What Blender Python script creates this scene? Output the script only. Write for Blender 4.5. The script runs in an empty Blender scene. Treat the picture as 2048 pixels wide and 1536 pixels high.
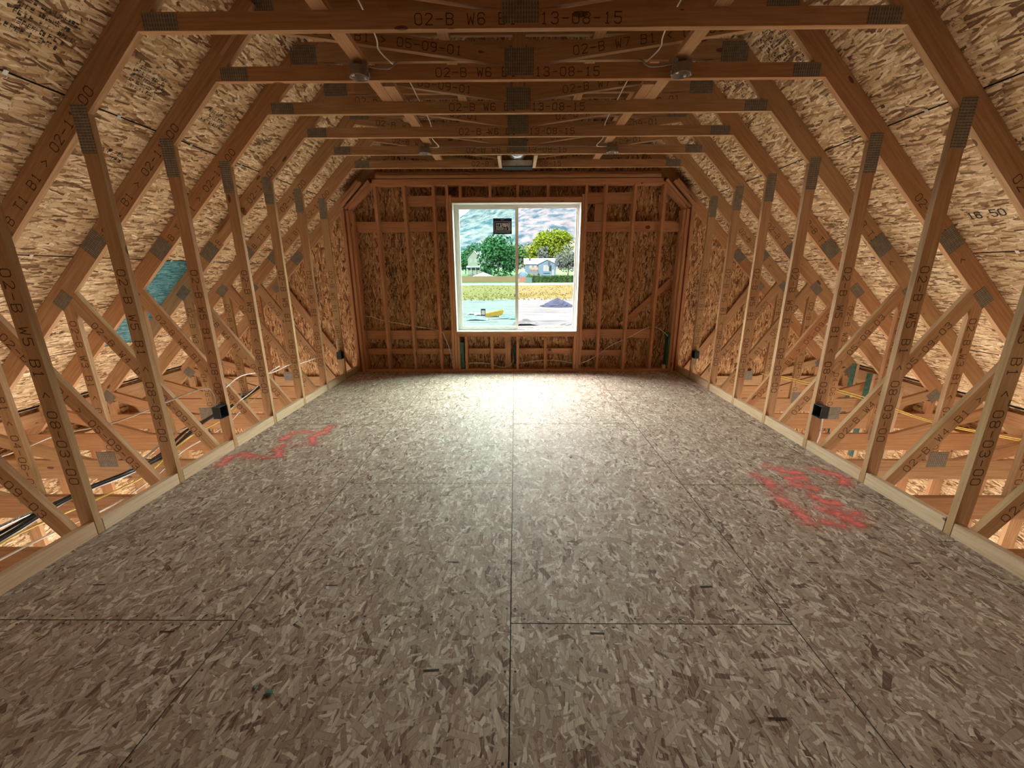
import bpy, bmesh, math, random
import numpy as np
from mathutils import Vector, Matrix
random.seed(7); np.random.seed(7)
SC = bpy.context.scene
C = SC.collection

# ------------------------------------------------------------------ camera
def V(*a): return Vector(a)
pitch, yaw, roll = 0.270782, -0.008825, 0.003796
fw0 = V(math.sin(yaw), math.cos(yaw), 0); rt0 = V(math.cos(yaw), -math.sin(yaw), 0); up0 = V(0, 0, 1)
fw = fw0*math.cos(pitch) - up0*math.sin(pitch)
up1 = up0*math.cos(pitch) + fw0*math.sin(pitch)
rt = rt0*math.cos(roll) - up1*math.sin(roll)
upv = rt0*math.sin(roll) + up1*math.cos(roll)
cam = bpy.data.cameras.new('camera'); co = bpy.data.objects.new('camera', cam); C.objects.link(co)
cam.sensor_width = 36; cam.lens = 36*800.6/2048; cam.clip_start = .02; cam.clip_end = 9000
Mx = Matrix.Identity(4)
for i in range(3):
    Mx[i][0] = rt[i]; Mx[i][1] = upv[i]; Mx[i][2] = -fw[i]
Mx[0][3], Mx[1][3], Mx[2][3] = -.0275, 0, 1.5011
co.matrix_world = Mx
SC.camera = co

# ------------------------------------------------------------------ world, sun, lights, exposure
SC.view_settings.view_transform = 'Standard'; SC.view_settings.look = 'None'
SC.view_settings.gamma = 1; SC.view_settings.exposure = .3; SC.view_settings.use_curve_mapping = False
W = bpy.data.worlds.new('sky'); SC.world = W; W.use_nodes = True
wn = W.node_tree.nodes; wl = W.node_tree.links; wn.clear()
wo = wn.new('ShaderNodeOutputWorld'); wb = wn.new('ShaderNodeBackground')
wt = wn.new('ShaderNodeTexCoord'); ws = wn.new('ShaderNodeSeparateXYZ'); wr = wn.new('ShaderNodeValToRGB')
wl.new(wt.outputs['Generated'], ws.inputs[0]); wl.new(ws.outputs[2], wr.inputs[0]); wl.new(wr.outputs[0], wb.inputs[0]); wl.new(wb.outputs[0], wo.inputs[0])
wr.color_ramp.elements[0].position = 0.0; wr.color_ramp.elements[0].color = (.93, .97, 1, 1)
wr.color_ramp.elements[1].position = .6; wr.color_ramp.elements[1].color = (.62, .80, 1, 1)
wb.inputs[1].default_value = 2.0

def lamp(name, kind, energy, color, **k):
    l = bpy.data.lights.new(name, kind); l.energy = energy; l.color = color
    o = bpy.data.objects.new(name, l); C.objects.link(o)
    for a, b in k.items():
        if hasattr(l, a): setattr(l, a, b)
    return o
def aim(o, loc, to):
    o.location = loc
    o.rotation_euler = (Vector(to)-Vector(loc)).to_track_quat('-Z', 'Y').to_euler()
# high hazy sun behind the house front: lights the yard, cannot reach the attic
s1 = lamp('sun', 'SUN', 16.0, (1, .95, .86), angle=.05); aim(s1, (0, 0, 0), (3, 12, -8))
# wide soft sun added to throw more light in through the window
s2 = lamp('added_window_fill_sun', 'SUN', 84.0, (1, .975, .94), angle=2.1); aim(s2, (0, 20, 6.4), (0, 4.5, 0))
# daylight spilling through the open ground floor, up past the bottom chords
for sx in (-1, 1):
    a = lamp('ground_floor_daylight', 'AREA', 215, (1, .88, .74), shape='RECTANGLE', size=1.9, size_y=5.4)
    aim(a, (sx*3.7, 3.5, -2.7), (sx*3.7, 3.5, 0))
# weak fill lamp added behind the camera, where the wall is closed
a = lamp('rear_fill_light', 'AREA', 1.2, (1, .93, .85), shape='RECTANGLE', size=2.4, size_y=1.6)
aim(a, (0, -1.55, 1.3), (0, 4, 1.2))

SC.cycles.max_bounces = 7; SC.cycles.use_adaptive_sampling = True; SC.cycles.adaptive_threshold = .04

# ------------------------------------------------------------------ materials
MT = {}
class NT:
    def __init__(s, name):
        s.m = bpy.data.materials.new(name); s.m.use_nodes = True
        s.n = s.m.node_tree.nodes; s.l = s.m.node_tree.links
        s.b = s.n['Principled BSDF']; s.out = s.n['Material Output']; MT[name] = s.m
    def new(s, t, **k):
        x = s.n.new('ShaderNode'+t)
        for a, b in k.items(): setattr(x, a, b)
        return x
    def put(s, sock, v):
        if isinstance(v, bpy.types.NodeSocket): s.l.new(v, sock)
        else: sock.default_value = v
    def math(s, op, a, b=0.5, c=None, clamp=False):
        x = s.new('Math', operation=op); x.use_clamp = clamp
        s.put(x.inputs[0], a); s.put(x.inputs[1], b)
        if c is not None: s.put(x.inputs[2], c)
        return x.outputs[0]
    def mix(s, f, a, b, blend='MIX'):
        x = s.new('Mix', data_type='RGBA', blend_type=blend)
        s.put(x.inputs[0], f); s.put(x.inputs[6], a); s.put(x.inputs[7], b)
        return x.outputs[2]
    def fmix(s, f, a, b):
        x = s.new('Mix', data_type='FLOAT'); s.put(x.inputs[0], f); s.put(x.inputs[2], a); s.put(x.inputs[3], b)
        return x.outputs[0]
    def ramp(s, f, pts):
        x = s.new('ValToRGB'); s.put(x.inputs[0], f); e = x.color_ramp.elements
        while len(e) < len(pts): e.new(.5)
        for i, (p, c) in enumerate(pts): e[i].position = p; e[i].color = (*c, 1)
        return x.outputs[0]
    def coords(s):
        tc = s.new('TexCoord'); oi = s.new('ObjectInfo')
        sc = s.new('VectorMath', operation='SCALE'); sc.inputs[0].default_value = (37.1, 51.7, 13.3)
        s.l.new(oi.outputs['Random'], sc.inputs['Scale'])
        ad = s.new('VectorMath', operation='ADD'); s.l.new(tc.outputs['Object'], ad.inputs[0]); s.l.new(sc.outputs[0], ad.inputs[1])
        return ad.outputs[0], oi.outputs['Random'], tc.outputs['Object']
    def noise(s, vec, scale, detail=2, rough=.5, stretch=None):
        if stretch:
            mp = s.new('Mapping'); s.l.new(vec, mp.inputs[0]); mp.inputs['Scale'].default_value = stretch; vec = mp.outputs[0]
        x = s.new('TexNoise'); s.l.new(vec, x.inputs['Vector']); x.inputs['Scale'].default_value = scale
        x.inputs['Detail'].default_value = detail; x.inputs['Roughness'].default_value = rough
        return x.outputs[0]
    def bump(s, h, strength=.3, dist=.002):
        x = s.new('Bump'); x.inputs['Strength'].default_value = strength; x.inputs['Distance'].default_value = dist
        s.put(x.inputs['Height'], h); s.l.new(x.outputs[0], s.b.inputs['Normal'])

def osb(name, pts, scatter=0, L=.11, Wd=.026, rough=.75, spread=1.0, tint=.10, bump=.35, spec=.3, fine=.25):
    """oriented strand board: overlapping rectangular strands at several angles, long axis X"""
    t = NT(name); vec, rnd, raw = t.coords()
    wn_ = t.new('TexNoise'); t.l.new(vec, wn_.inputs['Vector']); wn_.inputs['Scale'].default_value = 22; wn_.inputs['Detail'].default_value = 1
    sb = t.new('VectorMath', operation='SUBTRACT'); t.l.new(wn_.outputs['Color'], sb.inputs[0]); sb.inputs[1].default_value = (.5, .5, .5)
    sc = t.new('VectorMath', operation='SCALE'); t.l.new(sb.outputs[0], sc.inputs[0]); sc.inputs['Scale'].default_value = .012
    ad = t.new('VectorMath', operation='ADD'); t.l.new(vec, ad.inputs[0]); t.l.new(sc.outputs[0], ad.inputs[1]); wv = ad.outputs[0]
    val = t.noise(wv, 14, 3, .6, (.35, 2.2, 1)); edge = None
    lay = [(-62, 1.0, 1.5, .4), (38, 1.5, 1.5, .3), (-24, 1.7, 1.6, .35), (72, .6, .8, .6), (9, 1.3, 1.0, .35), (-41, .8, .6, .45), (22, .9, .55, .45), (-8, .7, .5, .5)]
    for i, (ang, l, w, thr) in enumerate(lay):
        mp = t.new('Mapping', vector_type='TEXTURE'); t.l.new(wv, mp.inputs[0])
        mp.inputs['Location'].default_value = (i*.37, i*.73, 0); mp.inputs['Rotation'].default_value = (0, 0, math.radians(ang*spread))
        mp.inputs['Scale'].default_value = (L*l, Wd*w*1.25, 1)
        vo = t.new('TexVoronoi', voronoi_dimensions='2D', feature='F1', distance='CHEBYCHEV'); t.l.new(mp.outputs[0], vo.inputs['Vector'])
        vo.inputs['Scale'].default_value = 1.0
        sp = t.new('SeparateColor'); t.l.new(vo.outputs['Color'], sp.inputs[0])
        ins = t.math('LESS_THAN', vo.outputs['Distance'], .44); sel = t.math('GREATER_THAN', sp.outputs[1], thr)
        mk = t.math('MULTIPLY', ins, sel)
        e = t.math('MULTIPLY', mk, t.math('GREATER_THAN', vo.outputs['Distance'], .385))
        edge = e if edge is None else t.fmix(mk, edge, e)
        val = t.fmix(mk, val, sp.outputs[0])
    for i, (cs, hl, hw, thr, amt) in enumerate([(.085, .42, .13, .25, 1), (.060, .46, .10, .3, 1), (.12, .40, .11, .45, 1), (.038, .40, .09, .3, 1)][:scatter]):
        mp = t.new('Mapping', vector_type='TEXTURE'); t.l.new(wv, mp.inputs[0]); mp.inputs['Location'].default_value = (i*.77+.2, i*.41, 0); mp.inputs['Scale'].default_value = (cs, cs, 1)
        vo = t.new('TexVoronoi', voronoi_dimensions='2D', feature='F1'); t.l.new(mp.outputs[0], vo.inputs['Vector']); vo.inputs['Scale'].default_value = 1.0
        sp = t.new('SeparateColor'); t.l.new(vo.outputs['Color'], sp.inputs[0])
        df = t.new('VectorMath', operation='SUBTRACT'); t.l.new(mp.outputs[0], df.inputs[0]); t.l.new(vo.outputs['Position'], df.inputs[1])
        vr = t.new('VectorRotate', rotation_type='Z_AXIS'); t.l.new(df.outputs[0], vr.inputs['Vector']); t.l.new(t.math('MULTIPLY', t.math('SUBTRACT', sp.outputs[2], .5), 3.0), vr.inputs['Angle'])
        xy = t.new('SeparateXYZ'); t.l.new(vr.outputs[0], xy.inputs[0])
        ax = t.math('DIVIDE', t.math('ABSOLUTE', xy.outputs[0]), hl); ay = t.math('DIVIDE', t.math('ABSOLUTE', xy.outputs[1]), hw)
        mxx = t.math('MAXIMUM', ax, ay)
        mk = t.math('MULTIPLY', t.math('LESS_THAN', mxx, 1.0), t.math('GREATER_THAN', sp.outputs[1], thr))
        e = t.math('MULTIPLY', mk, t.math('GREATER_THAN', ay, .84))
        edge = t.fmix(mk, edge, e); val = t.fmix(mk, val, sp.outputs[0])
    gr = t.noise(wv, 60, 2, .6, (.18, 2.5, 1))
    v2 = t.math('ADD', val, t.math('MULTIPLY', t.math('SUBTRACT', gr, .5), fine*2.4), clamp=True)
    col = t.ramp(v2, pts)
    col = t.mix(t.math('MULTIPLY', edge, .38), col, (.035, .02, .012, 1))  # dark strand outlines; gap shadows between strands painted into the colour
    bl = t.noise(vec, 2.3, 3, .6)
    col = t.mix(t.math('MULTIPLY', t.math('SUBTRACT', bl, .35, clamp=True), tint*4), col, (.10, .055, .03, 1))
    t.put(t.b.inputs['Base Color'], col); t.b.inputs['Roughness'].default_value = rough
    t.b.inputs['Specular IOR Level'].default_value = spec
    t.bump(t.math('SUBTRACT', val, t.math('MULTIPLY', edge, .6)), bump, .0012)
    return t.m

osb('osb_floor', [(0, (.13, .072, .050)), (.12, (.29, .192, .14)), (.5, (.40, .302, .228)), (.8, (.48, .385, .305)), (1, (.68, .59, .49))], scatter=4, L=.11, Wd=.03, rough=.68, spec=.28, tint=.12, fine=.25, bump=.25)
osb('osb_roof', [(0, (.13, .06, .022)), (.22, (.32, .18, .08)), (.42, (.54, .36, .19)), (.75, (.66, .48, .28)), (1, (.84, .67, .46))], L=.15, Wd=.028, spread=.55, tint=.1, fine=.14)
osb('osb_wall', [(0, (.12, .045, .016)), (.24, (.36, .17, .065)), (.5, (.54, .30, .135)), (.8, (.66, .41, .20)), (1, (.80, .56, .32))], L=.14, Wd=.03, spread=.7, tint=.1, fine=.14)  # same board as the roof, redder: warm bounced light put into its colour
osb('osb_teal', [(0, (.02, .09, .12)), (.3, (.04, .19, .23)), (.6, (.08, .27, .31)), (1, (.20, .40, .42))], L=.12, Wd=.02, spread=.5, tint=.0, rough=.5)

def lumber(name, lo, mid, hi, var=.35):
    t = NT(name); vec, rnd, raw = t.coords()
    g = t.noise(vec, 9, 4, .6, (.35, 7, 7)); g2 = t.noise(vec, 3, 2, .5, (.4, 1.5, 1.5))
    f = t.math('ADD', t.math('MULTIPLY', g, .75), t.math('MULTIPLY', g2, .3))
    col = t.ramp(f, [(.28, lo), (.52, mid), (.78, hi)])
    r2 = t.math('FRACT', t.math('MULTIPLY', rnd, 7.31))
    col = t.mix(t.math('MULTIPLY', r2, var), col, t.mix(t.math('GREATER_THAN', t.math('FRACT', t.math('MULTIPLY', rnd, 3.7)), .5), (.46, .17, .06, 1), (.40, .26, .11, 1)))
    # knots
    mp = t.new('Mapping'); t.l.new(vec, mp.inputs[0]); mp.inputs['Scale'].default_value = (3.2, 9, 5)
    vo = t.new('TexVoronoi', feature='F1'); t.l.new(mp.outputs[0], vo.inputs['Vector']); vo.inputs['Scale'].default_value = 1.0
    sp = t.new('SeparateColor'); t.l.new(vo.outputs['Color'], sp.inputs[0])
    kn = t.math('MULTIPLY', t.math('LESS_THAN', vo.outputs['Distance'], t.math('MULTIPLY', sp.outputs[2], .15)), t.math('GREATER_THAN', sp.outputs[0], .35))
    col = t.mix(t.math('MULTIPLY', kn, .75), col, (.07, .022, .008, 1))
    t.put(t.b.inputs['Base Color'], col); t.b.inputs['Roughness'].default_value = .72; t.b.inputs['Specular IOR Level'].default_value = .25
    t.bump(g, .25, .0015)
    return t.m
lumber('fir', (.28, .14, .06), (.42, .245, .125), (.54, .36, .205))
lumber('fir_pale', (.40, .27, .16), (.56, .40, .26), (.68, .53, .37), .2)
lumber('fir_red', (.36, .155, .075), (.52, .26, .135), (.64, .37, .205), .3)

def plain(name, col, rough=.6, metal=0, noise=0, scale=20, spec=.4):
    t = NT(name); vec, rnd, raw = t.coords()
    c = (*col, 1)
    if noise:
        n = t.noise(vec, scale, 4, .6)
        d = tuple(x*(1-noise) for x in col); h = tuple(min(1, x*(1+noise)) for x in col)
        cc = t.ramp(n, [(.3, d), (.7, h)]); t.put(t.b.inputs['Base Color'], cc)
    else: t.b.inputs['Base Color'].default_value = c
    t.b.inputs['Roughness'].default_value = rough; t.b.inputs['Metallic'].default_value = metal; t.b.inputs['Specular IOR Level'].default_value = spec
    return t.m
plain('ink', (.07, .028, .012), .8)
plain('ink_dark', (.03, .022, .015), .85)
plain('felt', (.05, .05, .05), .9)
plain('seam_green', (.02, .03, .022), .9)
plain('box_blue', (.035, .05, .06), .35, 0, .2)
plain('box_dark', (.008, .01, .012), .5)
plain('box_grey', (.30, .27, .24), .5, 0, .15)
plain('box_in', (.10, .10, .09), .6)
plain('cable_white', (.78, .76, .72), .45)
plain('cable_yellow', (.75, .55, .12), .45)
plain('cable_black', (.02, .02, .022), .35)
plain('pipe_silver', (.75, .78, .82), .25, .9, .2, 60)
plain('vinyl', (.70, .68, .62), .4)
plain('vinyl_white', (.85, .84, .78), .4)
plain('galv', (.55, .57, .58), .3, .85, .15, 30)
plain('duct_dark', (.012, .018, .022), .5)
plain('green_wrap', (.05, .13, .10), .6, 0, .4, 25)
plain('clip_steel', (.8, .8, .8), .3, .8)
def plate_mat():
    t = NT('truss_plate'); vec, rnd, raw = t.coords()
    sp = t.new('SeparateXYZ'); t.l.new(raw, sp.inputs[0])
    sy = t.math('SINE', t.math('MULTIPLY', sp.outputs[1], 300)); sx = t.math('SINE', t.math('MULTIPLY', sp.outputs[0], 400))
    slot = t.math('MULTIPLY', t.math('MULTIPLY', t.math('ADD', sx, .35, clamp=True), t.math('ADD', sy, 1.25, clamp=True)), .8)
    n = t.noise(vec, 30, 3)
    col = t.mix(slot, t.ramp(n, [(.3, (.20, .175, .135)), (.7, (.30, .27, .215))]), (.085, .07, .055, 1))
    t.put(t.b.inputs['Base Color'], col); t.b.inputs['Metallic'].default_value = .15; t.b.inputs['Roughness'].default_value = .5
    t.bump(t.math('SUBTRACT', 1, slot), .6, .002)
plate_mat()
def paint_mat():
    t = NT('red_spray_paint'); uv = t.new('UVMap'); uv.uv_map = 'UVMap'; sp = t.new('SeparateXYZ'); t.l.new(uv.outputs[0], sp.inputs[0])
    tc = t.new('TexCoord')
    d = t.math('ABSOLUTE', t.math('SUBTRACT', sp.outputs[1], .5)); e = t.math('MULTIPLY', t.math('SUBTRACT', .5, d), 2.3, clamp=True)
    u = t.math('MULTIPLY', sp.outputs[0], t.math('SUBTRACT', 1, sp.outputs[0])); e = t.math('MULTIPLY', e, t.math('MULTIPLY', u, 7, clamp=True))
    n = t.noise(tc.outputs['Object'], 34, 4, .7, (.5, 1, 1)); n2 = t.noise(tc.outputs['Object'], 9, 2, .5)
    a = t.math('MULTIPLY', e, t.math('MULTIPLY', t.math('SUBTRACT', t.math('ADD', n, t.math('MULTIPLY', n2, .6)), .56), 3.0, clamp=True), clamp=True)
    t.b.inputs['Base Color'].default_value = (.88, .20, .17, 1); t.b.inputs['Roughness'].default_value = .6
    t.put(t.b.inputs['Alpha'], t.math('MULTIPLY', a, .82))
paint_mat()
def glass_mat(name, col, gl=.02):
    t = NT(name); tr = t.new('BsdfTransparent'); tr.inputs[0].default_value = (*col, 1)
    g = t.new('BsdfGlossy'); g.inputs['Roughness'].default_value = .02
    mx = t.new('MixShader'); mx.inputs[0].default_value = gl
    t.l.new(tr.outputs[0], mx.inputs[1]); t.l.new(g.outputs[0], mx.inputs[2]); t.l.new(mx.outputs[0], t.out.inputs[0])
glass_mat('glass_tinted', (.80, .96, .92)); glass_mat('glass_clear', (.99, .99, .99), .03)

# ------------------------------------------------------------------ mesh helpers
def link(o, parent=None):
    C.objects.link(o)
    if parent is not None: o.parent = parent
    return o
def tag(o, label=None, cat=None, group=None, kind=None):
    if label: o['label'] = label
    if cat: o['category'] = cat
    if group: o['group'] = group
    if kind: o['kind'] = kind
    return o
def empty(name, loc=(0, 0, 0), parent=None):
    o = bpy.data.objects.new(name, None); o.empty_display_size = .1; o.location = loc; return link(o, parent)
def mesh_obj(name, verts, faces, mat, parent=None, smooth=False, fix=True):
    me = bpy.data.meshes.new(name); me.from_pydata([tuple(v) for v in verts], [], faces)
    if fix:
        bm = bmesh.new(); bm.from_mesh(me); bmesh.ops.recalc_face_normals(bm, faces=bm.faces); bm.to_mesh(me); bm.free()
    if mat: me.materials.append(MT[mat])
    if smooth: me.polygons.foreach_set('use_smooth', [True]*len(me.polygons))
    return link(bpy.data.objects.new(name, me), parent)
def slab(name, poly, org, ex, ey, th, mat, parent=None):
    """polygon (local x,y) extruded by th along ex x ey; local X is the grain direction"""
    ex = Vector(ex).normalized(); ey = Vector(ey).normalized(); ez = ex.cross(ey)
    n = len(poly)
    vs = [(x, y, 0) for x, y in poly]+[(x, y, th) for x, y in poly]
    fs = [tuple(range(n))[::-1], tuple(range(n, 2*n))]+[(i, (i+1) % n, n+(i+1) % n, n+i) for i in range(n)]
    o = mesh_obj(name, vs, fs, mat, parent)
    M = Matrix.Identity(4)
    for i in range(3): M[i][0] = ex[i]; M[i][1] = ey[i]; M[i][2] = ez[i]; M[i][3] = org[i]
    o.matrix_local = M
    return o
def rect(a, b, c, d): return [(a, c), (b, c), (b, d), (a, d)]
def bar(name, x0, x1, y0, y1, z0, z1, mat, parent=None, axis=None):
    """box with grain along its longest side"""
    d = (x1-x0, y1-y0, z1-z0)
    ax = axis if axis is not None else d.index(max(d))
    c = ((x0+x1)/2, (y0+y1)/2, (z0+z1)/2)
    E = [(1, 0, 0), (0, 1, 0), (0, 0, 1)]
    ex = E[ax]; ey = E[(ax+1) % 3]; l = d[ax]; w = d[(ax+1) % 3]; t = d[(ax+2) % 3]; ez = E[(ax+2) % 3]
    org = [c[i]-ez[i]*t/2 for i in range(3)]
    return slab(name, rect(-l/2, l/2, -w/2, w/2), org, ex, ey, t, mat, parent)
def tube(name, pts, r, mat, parent=None, smooth=True, res=7, cyc=False):
    P = [Vector(p) for p in pts]
    if smooth:
        Q = []
        for i in range(len(P)-1):
            p0, p1, p2, p3 = P[max(i-1, 0)], P[i], P[i+1], P[min(i+2, len(P)-1)]
            for j in range(6):
                t = j/6; Q.append(.5*((2*p1)+(p2-p0)*t+(2*p0-5*p1+4*p2-p3)*t*t+(3*p1-p0-3*p2+p3)*t**3))
        P = Q+[P[-1]]
    vs, fs = [], []; s_ = None
    for i, p in enumerate(P):
        d = (P[min(i+1, len(P)-1)]-P[max(0, i-1)]).normalized()
        if s_ is None: s_ = d.orthogonal().normalized()
        s_ = (s_-d*s_.dot(d)).normalized(); u = d.cross(s_)
        for k in range(res): a = k/res*2*math.pi; vs.append(p+(s_*math.cos(a)+u*math.sin(a))*r)
    for i in range(len(P)-1):
        for k in range(res): fs.append((i*res+k, i*res+(k+1) % res, (i+1)*res+(k+1) % res, (i+1)*res+k))
    fs.append(tuple(range(res))); fs.append(tuple((len(P)-1)*res+k for k in range(res)))
    return mesh_obj(name, vs, fs, mat, parent, True, True)
def copy_tree(o, parent=None):
    c = o.copy(); C.objects.link(c); c.parent = parent
    for ch in KIDS.get(o.name, []): copy_tree(ch, c)
    return c
KIDS = {}
def index_kids(o):
    KIDS[o.name] = list(o.children)
    for c in KIDS[o.name]: index_kids(c)
def clip(poly, a, b, c):
    """keep a*x+b*y<=c"""
    out = []
    for i in range(len(poly)):
        p, q = poly[i], poly[(i+1) % len(poly)]
        dp = a*p[0]+b*p[1]-c; dq = a*q[0]+b*q[1]-c
        if dp <= 0: out.append(p)
        if (dp < 0 < dq) or (dq < 0 < dp):
            t = dp/(dp-dq); out.append((p[0]+(q[0]-p[0])*t, p[1]+(q[1]-p[1])*t))
    return out

# stroke lettering -------------------------------------------------
GL = {'0': [[(0, 1), (0, 5), (1, 6), (3, 6), (4, 5), (4, 1), (3, 0), (1, 0), (0, 1)]], '1': [[(1, 5), (2, 6), (2, 0)], [(1, 0), (3, 0)]],
 '2': [[(0, 5), (1, 6), (3, 6), (4, 5), (4, 4), (0, 0), (4, 0)]], '3': [[(0, 5), (1, 6), (3, 6), (4, 5), (4, 4), (3, 3.2), (1.5, 3.2)], [(3, 3.2), (4, 2.2), (4, 1), (3, 0), (1, 0), (0, 1)]],
 '4': [[(3, 0), (3, 6), (0, 2), (4, 2)]], '5': [[(4, 6), (0, 6), (0, 3.5), (3, 3.5), (4, 2.5), (4, 1), (3, 0), (1, 0), (0, 1)]],
 '6': [[(4, 5), (3, 6), (1, 6), (0, 5), (0, 1), (1, 0), (3, 0), (4, 1), (4, 2.3), (3, 3.3), (1, 3.3), (0, 2.3)]], '7': [[(0, 6), (4, 6), (1.4, 0)]],
 '8': [[(1, 3.2), (0, 4.2), (0, 5), (1, 6), (3, 6), (4, 5), (4, 4.2), (3, 3.2), (1, 3.2), (0, 2.2), (0, 1), (1, 0), (3, 0), (4, 1), (4, 2.2), (3, 3.2)]],
 '9': [[(4, 3.7), (3, 2.7), (1, 2.7), (0, 3.7), (0, 5), (1, 6), (3, 6), (4, 5), (4, 1), (3, 0), (1, 0)]], '-': [[(.2, 3), (3.8, 3)]],
 '<': [[(3.6, 5), (.6, 3), (3.6, 1)]], '>': [[(.4, 5), (3.4, 3), (.4, 1)]],
 'B': [[(0, 0), (0, 6), (3, 6), (4, 5), (4, 4), (3, 3.2), (0, 3.2)], [(3, 3.2), (4, 2.2), (4, 1), (3, 0), (0, 0)]],
 'W': [[(0, 6), (.8, 0), (2, 4), (3.2, 0), (4, 6)]], 'T': [[(0, 6), (4, 6)], [(2, 6), (2, 0)]],
 'A': [[(0, 0), (0, 5), (1, 6), (3, 6), (4, 5), (4, 0)], [(0, 3), (4, 3)]], 'M': [[(0, 0), (0, 6), (2, 6), (2, 1)], [(2, 6), (4, 6), (4, 0)]],
 'S': [[(4, 6), (0, 6), (0, 3.2), (4, 3.2), (4, 0), (0, 0)]], 'C': [[(4, 6), (0, 6), (0, 0), (4, 0)]], 'O': [[(0, 0), (0, 6), (4, 6), (4, 0), (0, 0)]],
 'I': [[(2, 0), (2, 6)]], 'N': [[(0, 0), (0, 6), (4, 0), (4, 6)]], 'D': [[(0, 0), (0, 6), (3, 6), (4, 5), (4, 1), (3, 0), (0, 0)]], '.': [[(1.6, 0), (2.4, 0)]],
 'L': [[(0, 6), (0, 0), (4, 0)]], 'R': [[(0, 0), (0, 6), (4, 6), (4, 3.2), (0, 3.2)], [(2, 3.2), (4, 0)]], 'E': [[(4, 0), (0, 0), (0, 6), (4, 6)], [(0, 3.2), (3.4, 3.2)]]}
def stroke_geo(text, h, adv, gw, w, mirror=False, jit=.0):
    vs, fs = [], []
    L = adv*len(text)
    for k, ch in enumerate(text):
        for st in GL.get(ch, []):
            P = [(-L/2+k*adv+p[0]/4*gw+random.uniform(-jit, jit), -h/2+p[1]/6*h+random.uniform(-jit, jit)) for p in st]
            for (a, b) in zip(P[:-1], P[1:]):
                dx, dy = b[0]-a[0], b[1]-a[1]; l = math.hypot(dx, dy) or 1; nx, ny = -dy/l*w/2, dx/l*w/2; ex, ey = dx/l*w*.35, dy/l*w*.35
                n = len(vs)
                q = [(a[0]-ex+nx, a[1]-ey+ny), (a[0]-ex-nx, a[1]-ey-ny), (b[0]+ex-nx, b[1]+ey-ny), (b[0]+ex+nx, b[1]+ey+ny)]
                if mirror: q = [(-x, y) for x, y in q]
                vs += [(x, y, len(fs)*2e-7) for x, y in q]; fs.append((n, n+1, n+2, n+3))
    return vs, fs
def lettering(member, text, at, flip=False, th=.038, h=.052, adv=.058):
    vs, fs = stroke_geo(text, h, adv, adv*.64, .0052, jit=.0008)
    sg = -1 if flip else 1
    vs = [(sg*x+at[0], sg*y+at[1], th+.0005+z) for x, y, z in vs]
    return mesh_obj('stencil_lettering', vs, fs, 'ink', member, fix=False)

# ------------------------------------------------------------------ setting: floor
S = .6096; YA = 2.0565
def Y(k): return YA+S*k
YB = 6.148            # face of the framed gable wall
floor = mesh_obj('floor', [(x, y, z) for z in (-.06, -.0205) for x, y in ((-2.53, -1.7), (2.53, -1.7), (2.53, 6.33), (-2.53, 6.33))], [(0, 1, 2, 3), (4, 5, 6, 7), (0, 1, 5, 4), (1, 2, 6, 5), (2, 3, 7, 6), (3, 0, 4, 7)], 'seam_green'); tag(floor, 'strand board subfloor of the attic room', None, None, 'structure')
cols = [(-2.53, -1.28, [1.44, 3.86]), (-1.28, -.05, [.22, 2.66, 5.1]), (-.05, 1.195, [1.43, 3.87]), (1.195, 2.41, [.2, 2.64, 5.08]), (2.41, 2.53, [2.0, 4.4])]
for x0, x1, ys in cols:
    e = [-1.68]+ys+[6.32]
    for y0, y1 in zip(e[:-1], e[1:]):
        g = .0022
        fp = slab('floor_panel', rect(-(y1-y0)/2+g, (y1-y0)/2-g, -(x1-x0)/2+g, (x1-x0)/2-g), ((x0+x1)/2, (y0+y1)/2, -.0203), (0, 1, 0), (-1, 0, 0), .0203+random.uniform(-.0004, .0004), 'osb_floor', floor); fp.data.materials.append(MT['seam_green'])
        for pi in range(2, 6): fp.data.polygons[pi].material_index = 1
# fastener dashes and nail heads
vs, fs = [], []
def dash(x, y, l, w, a=0):
    n = len(vs); c, s_ = math.cos(a), math.sin(a)
    for u, v in ((-l/2, -w/2), (l/2, -w/2), (l/2, w/2), (-l/2, w/2)): vs.append((x+u*c-v*s_, y+u*s_+v*c, .0012))
    fs.append((n, n+1, n+2, n+3))
for k in range(9):
    for i, x in enumerate((-.94, -.355, .31, .9, 1.54, -1.55, -2.1, 2.1)):
        y = 1.04+k*.4065*1.5+(i % 3)*.17
        if random.random() < .8: dash(x+random.uniform(-.02, .02), y, .062, .0075, random.uniform(-.06, .06))
for x0, x1, yy in ((-1.26, -.06, 1.44), (-.04, 1.18, 1.43), (-2.5, -1.3, 1.44), (1.22, 2.4, 2.64), (-.04, 1.18, 3.87), (-1.26, -.06, 2.66)):
    x = x0+.05
    while x < x1:
        for d in (-.022, .024): dash(x+random.uniform(-.01, .01), yy+d+random.uniform(-.004, .004), .009, .008)
        x += .1
for x in (-1.26, -.03, 1.215, -.07):
    y = .9
    while y < 6: dash(x, y, .008, .008); y += .3048
tag(mesh_obj('fastener_marks', vs, fs, 'ink_dark', floor, fix=False), None, None, None, 'stuff')
# small dark scraps trodden into the floor
vs, fs = [], []
for cx, cy, r in ((-.945, 1.115, .017), (-1.01, 1.135, .009), (.44, 3.09, .012), (-.99, 1.12, .006)):
    n = len(vs); m = 9
    for i in range(m):
        a = i/m*6.283; rr = r*random.uniform(.6, 1.2); vs.append((cx+rr*math.cos(a), cy+rr*math.sin(a), .0035))
    vs.append((cx, cy, .007))
    for i in range(m): fs.append((n+i, n+(i+1) % m, n+m))
tag(mesh_obj('dark_scraps', vs, fs, 'green_wrap', floor), None, None, None, 'stuff')

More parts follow.
